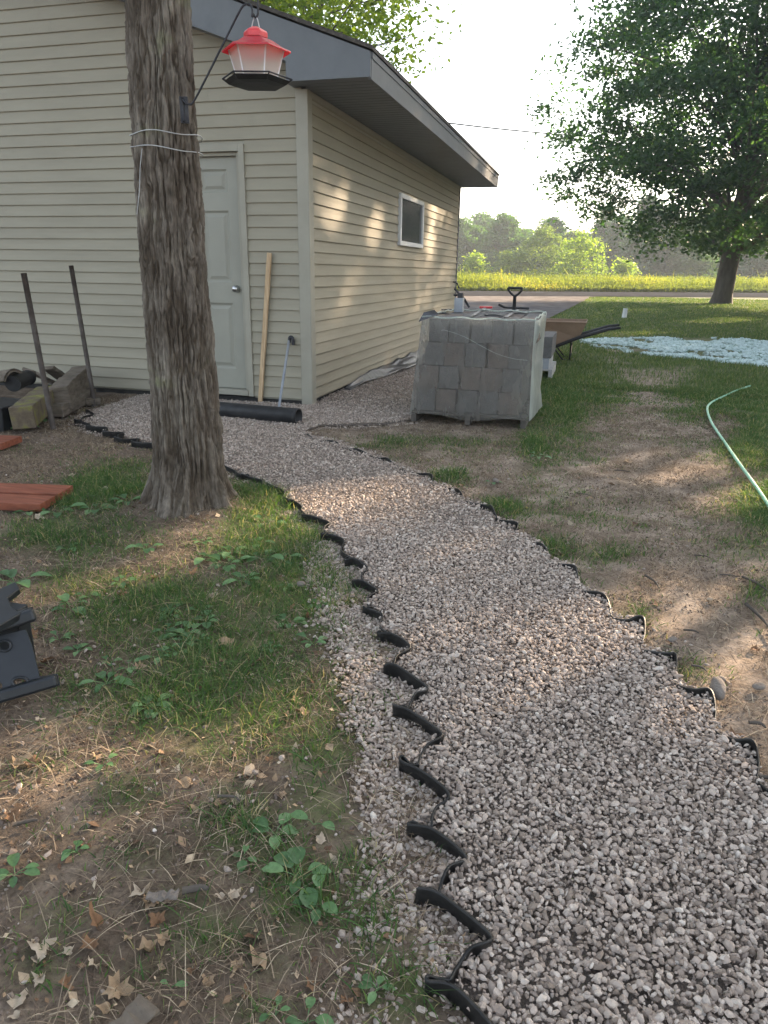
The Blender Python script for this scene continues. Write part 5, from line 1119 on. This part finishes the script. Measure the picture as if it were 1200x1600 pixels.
        V = np.array(V); V[:, 2] = np.maximum(V[:, 2], .004)
        link('leaves', npmesh('leaves', V, [np.array(F)], True), M['weed_leaf'], r, loc=(0, 0, 0)); St.build('stem', M['weed_leaf'], r, loc=(0, 0, 0))
    W = [(430,1300,5,34,'broad leaved weed beside the spilled gravel, upper of the two big ones'), (470,1370,7,42,'largest broad leaved weed at the edge of the spilled gravel'), (495,1410,4,34,'weed with one large hanging leaf beside the gravel'), (490,1285,2,34,'single broad leaf weed next to the spilled gravel'), (235,1100,7,30,'silvery green weed rosette in the middle of the grass'), (165,1062,7,30,'pale leaved weed beside the step stool'), (118,1325,5,22,'small weed on the bare soil low in the yard'), (22,1360,6,30,'dark green weed at the left picture edge'), (265,1535,2,20,'tiny bright weed among the dry leaves at the bottom'), (480,1590,4,30,'weed at the bottom beside the spilled gravel'), (430,1580,3,18,'small weed at the very bottom of the yard'),
         (22,905,6,40,'tall leaved weed above the step stool'), (110,945,3,34,'long stalked weed between stool and trunk'), (350,880,8,30,'broad leaved weed cluster just below the trunk'), (380,905,6,30,'weed between the trunk and the gravel'), (330,870,6,26,'weed at the foot of the trunk'), (410,870,7,28,'bright weed near the edging below the trunk'), (90,800,6,28,'weed growing under the red boards'), (150,800,6,26,'weed between the red boards and the trunk'), (200,790,6,24,'weed growing left of the trunk'), (45,800,5,26,'weed half hidden by the red board end'),
         (285,985,7,30,'weed rosette in the densest grass'), (320,970,6,26,'second weed rosette in the densest grass'), (250,1020,5,26,'small weed under the rosettes in the grass'), (440,870,6,24,'weed by the black edging fold'), (770,753,4,18,'weed on the worn ground beyond the right edging'), (840,712,5,16,'weed near the pallet corner on the worn ground'), (60,655,6,22,'weed below the mossy beam'), (40,665,5,20,'weed beside the black bin'), (160,1190,4,18,'tiny weed in the thin grass'), (380,1335,4,26,'weed to the left of the largest gravel side weed'), (590,1540,5,24,'weed between two folds of the near edging')]
    wr_ = random.Random(12)
    for _ in range(26): W.append((wr_.uniform(90, 500), wr_.uniform(790, 1110), wr_.choice((4, 5, 6)), wr_.uniform(14, 24), 'small broad leaved weed growing among the grass below the trunk'))
    for i, (px, py, n, s, lab) in enumerate(W): weed(px, py, n, s, 100+i, lab)
litter()

# ------------------------------------------------------------------ air
HZ = MB(); HZ.box((-260, -60, -2), (330, 420, 30)); hz = HZ.build('haze', None)
hm, n, p, o = newmat('haze_air'); n.nodes.remove(p); pv = n.nodes.new('ShaderNodeVolumePrincipled'); pv.inputs['Color'].default_value = (.86, .94, 1, 1); pv.inputs['Density'].default_value = .0011; pv.inputs['Anisotropy'].default_value = .1
n.links.new(pv.outputs[0], o.inputs['Volume']); hz.data.materials.append(hm); tag(hz, kind='stuff')
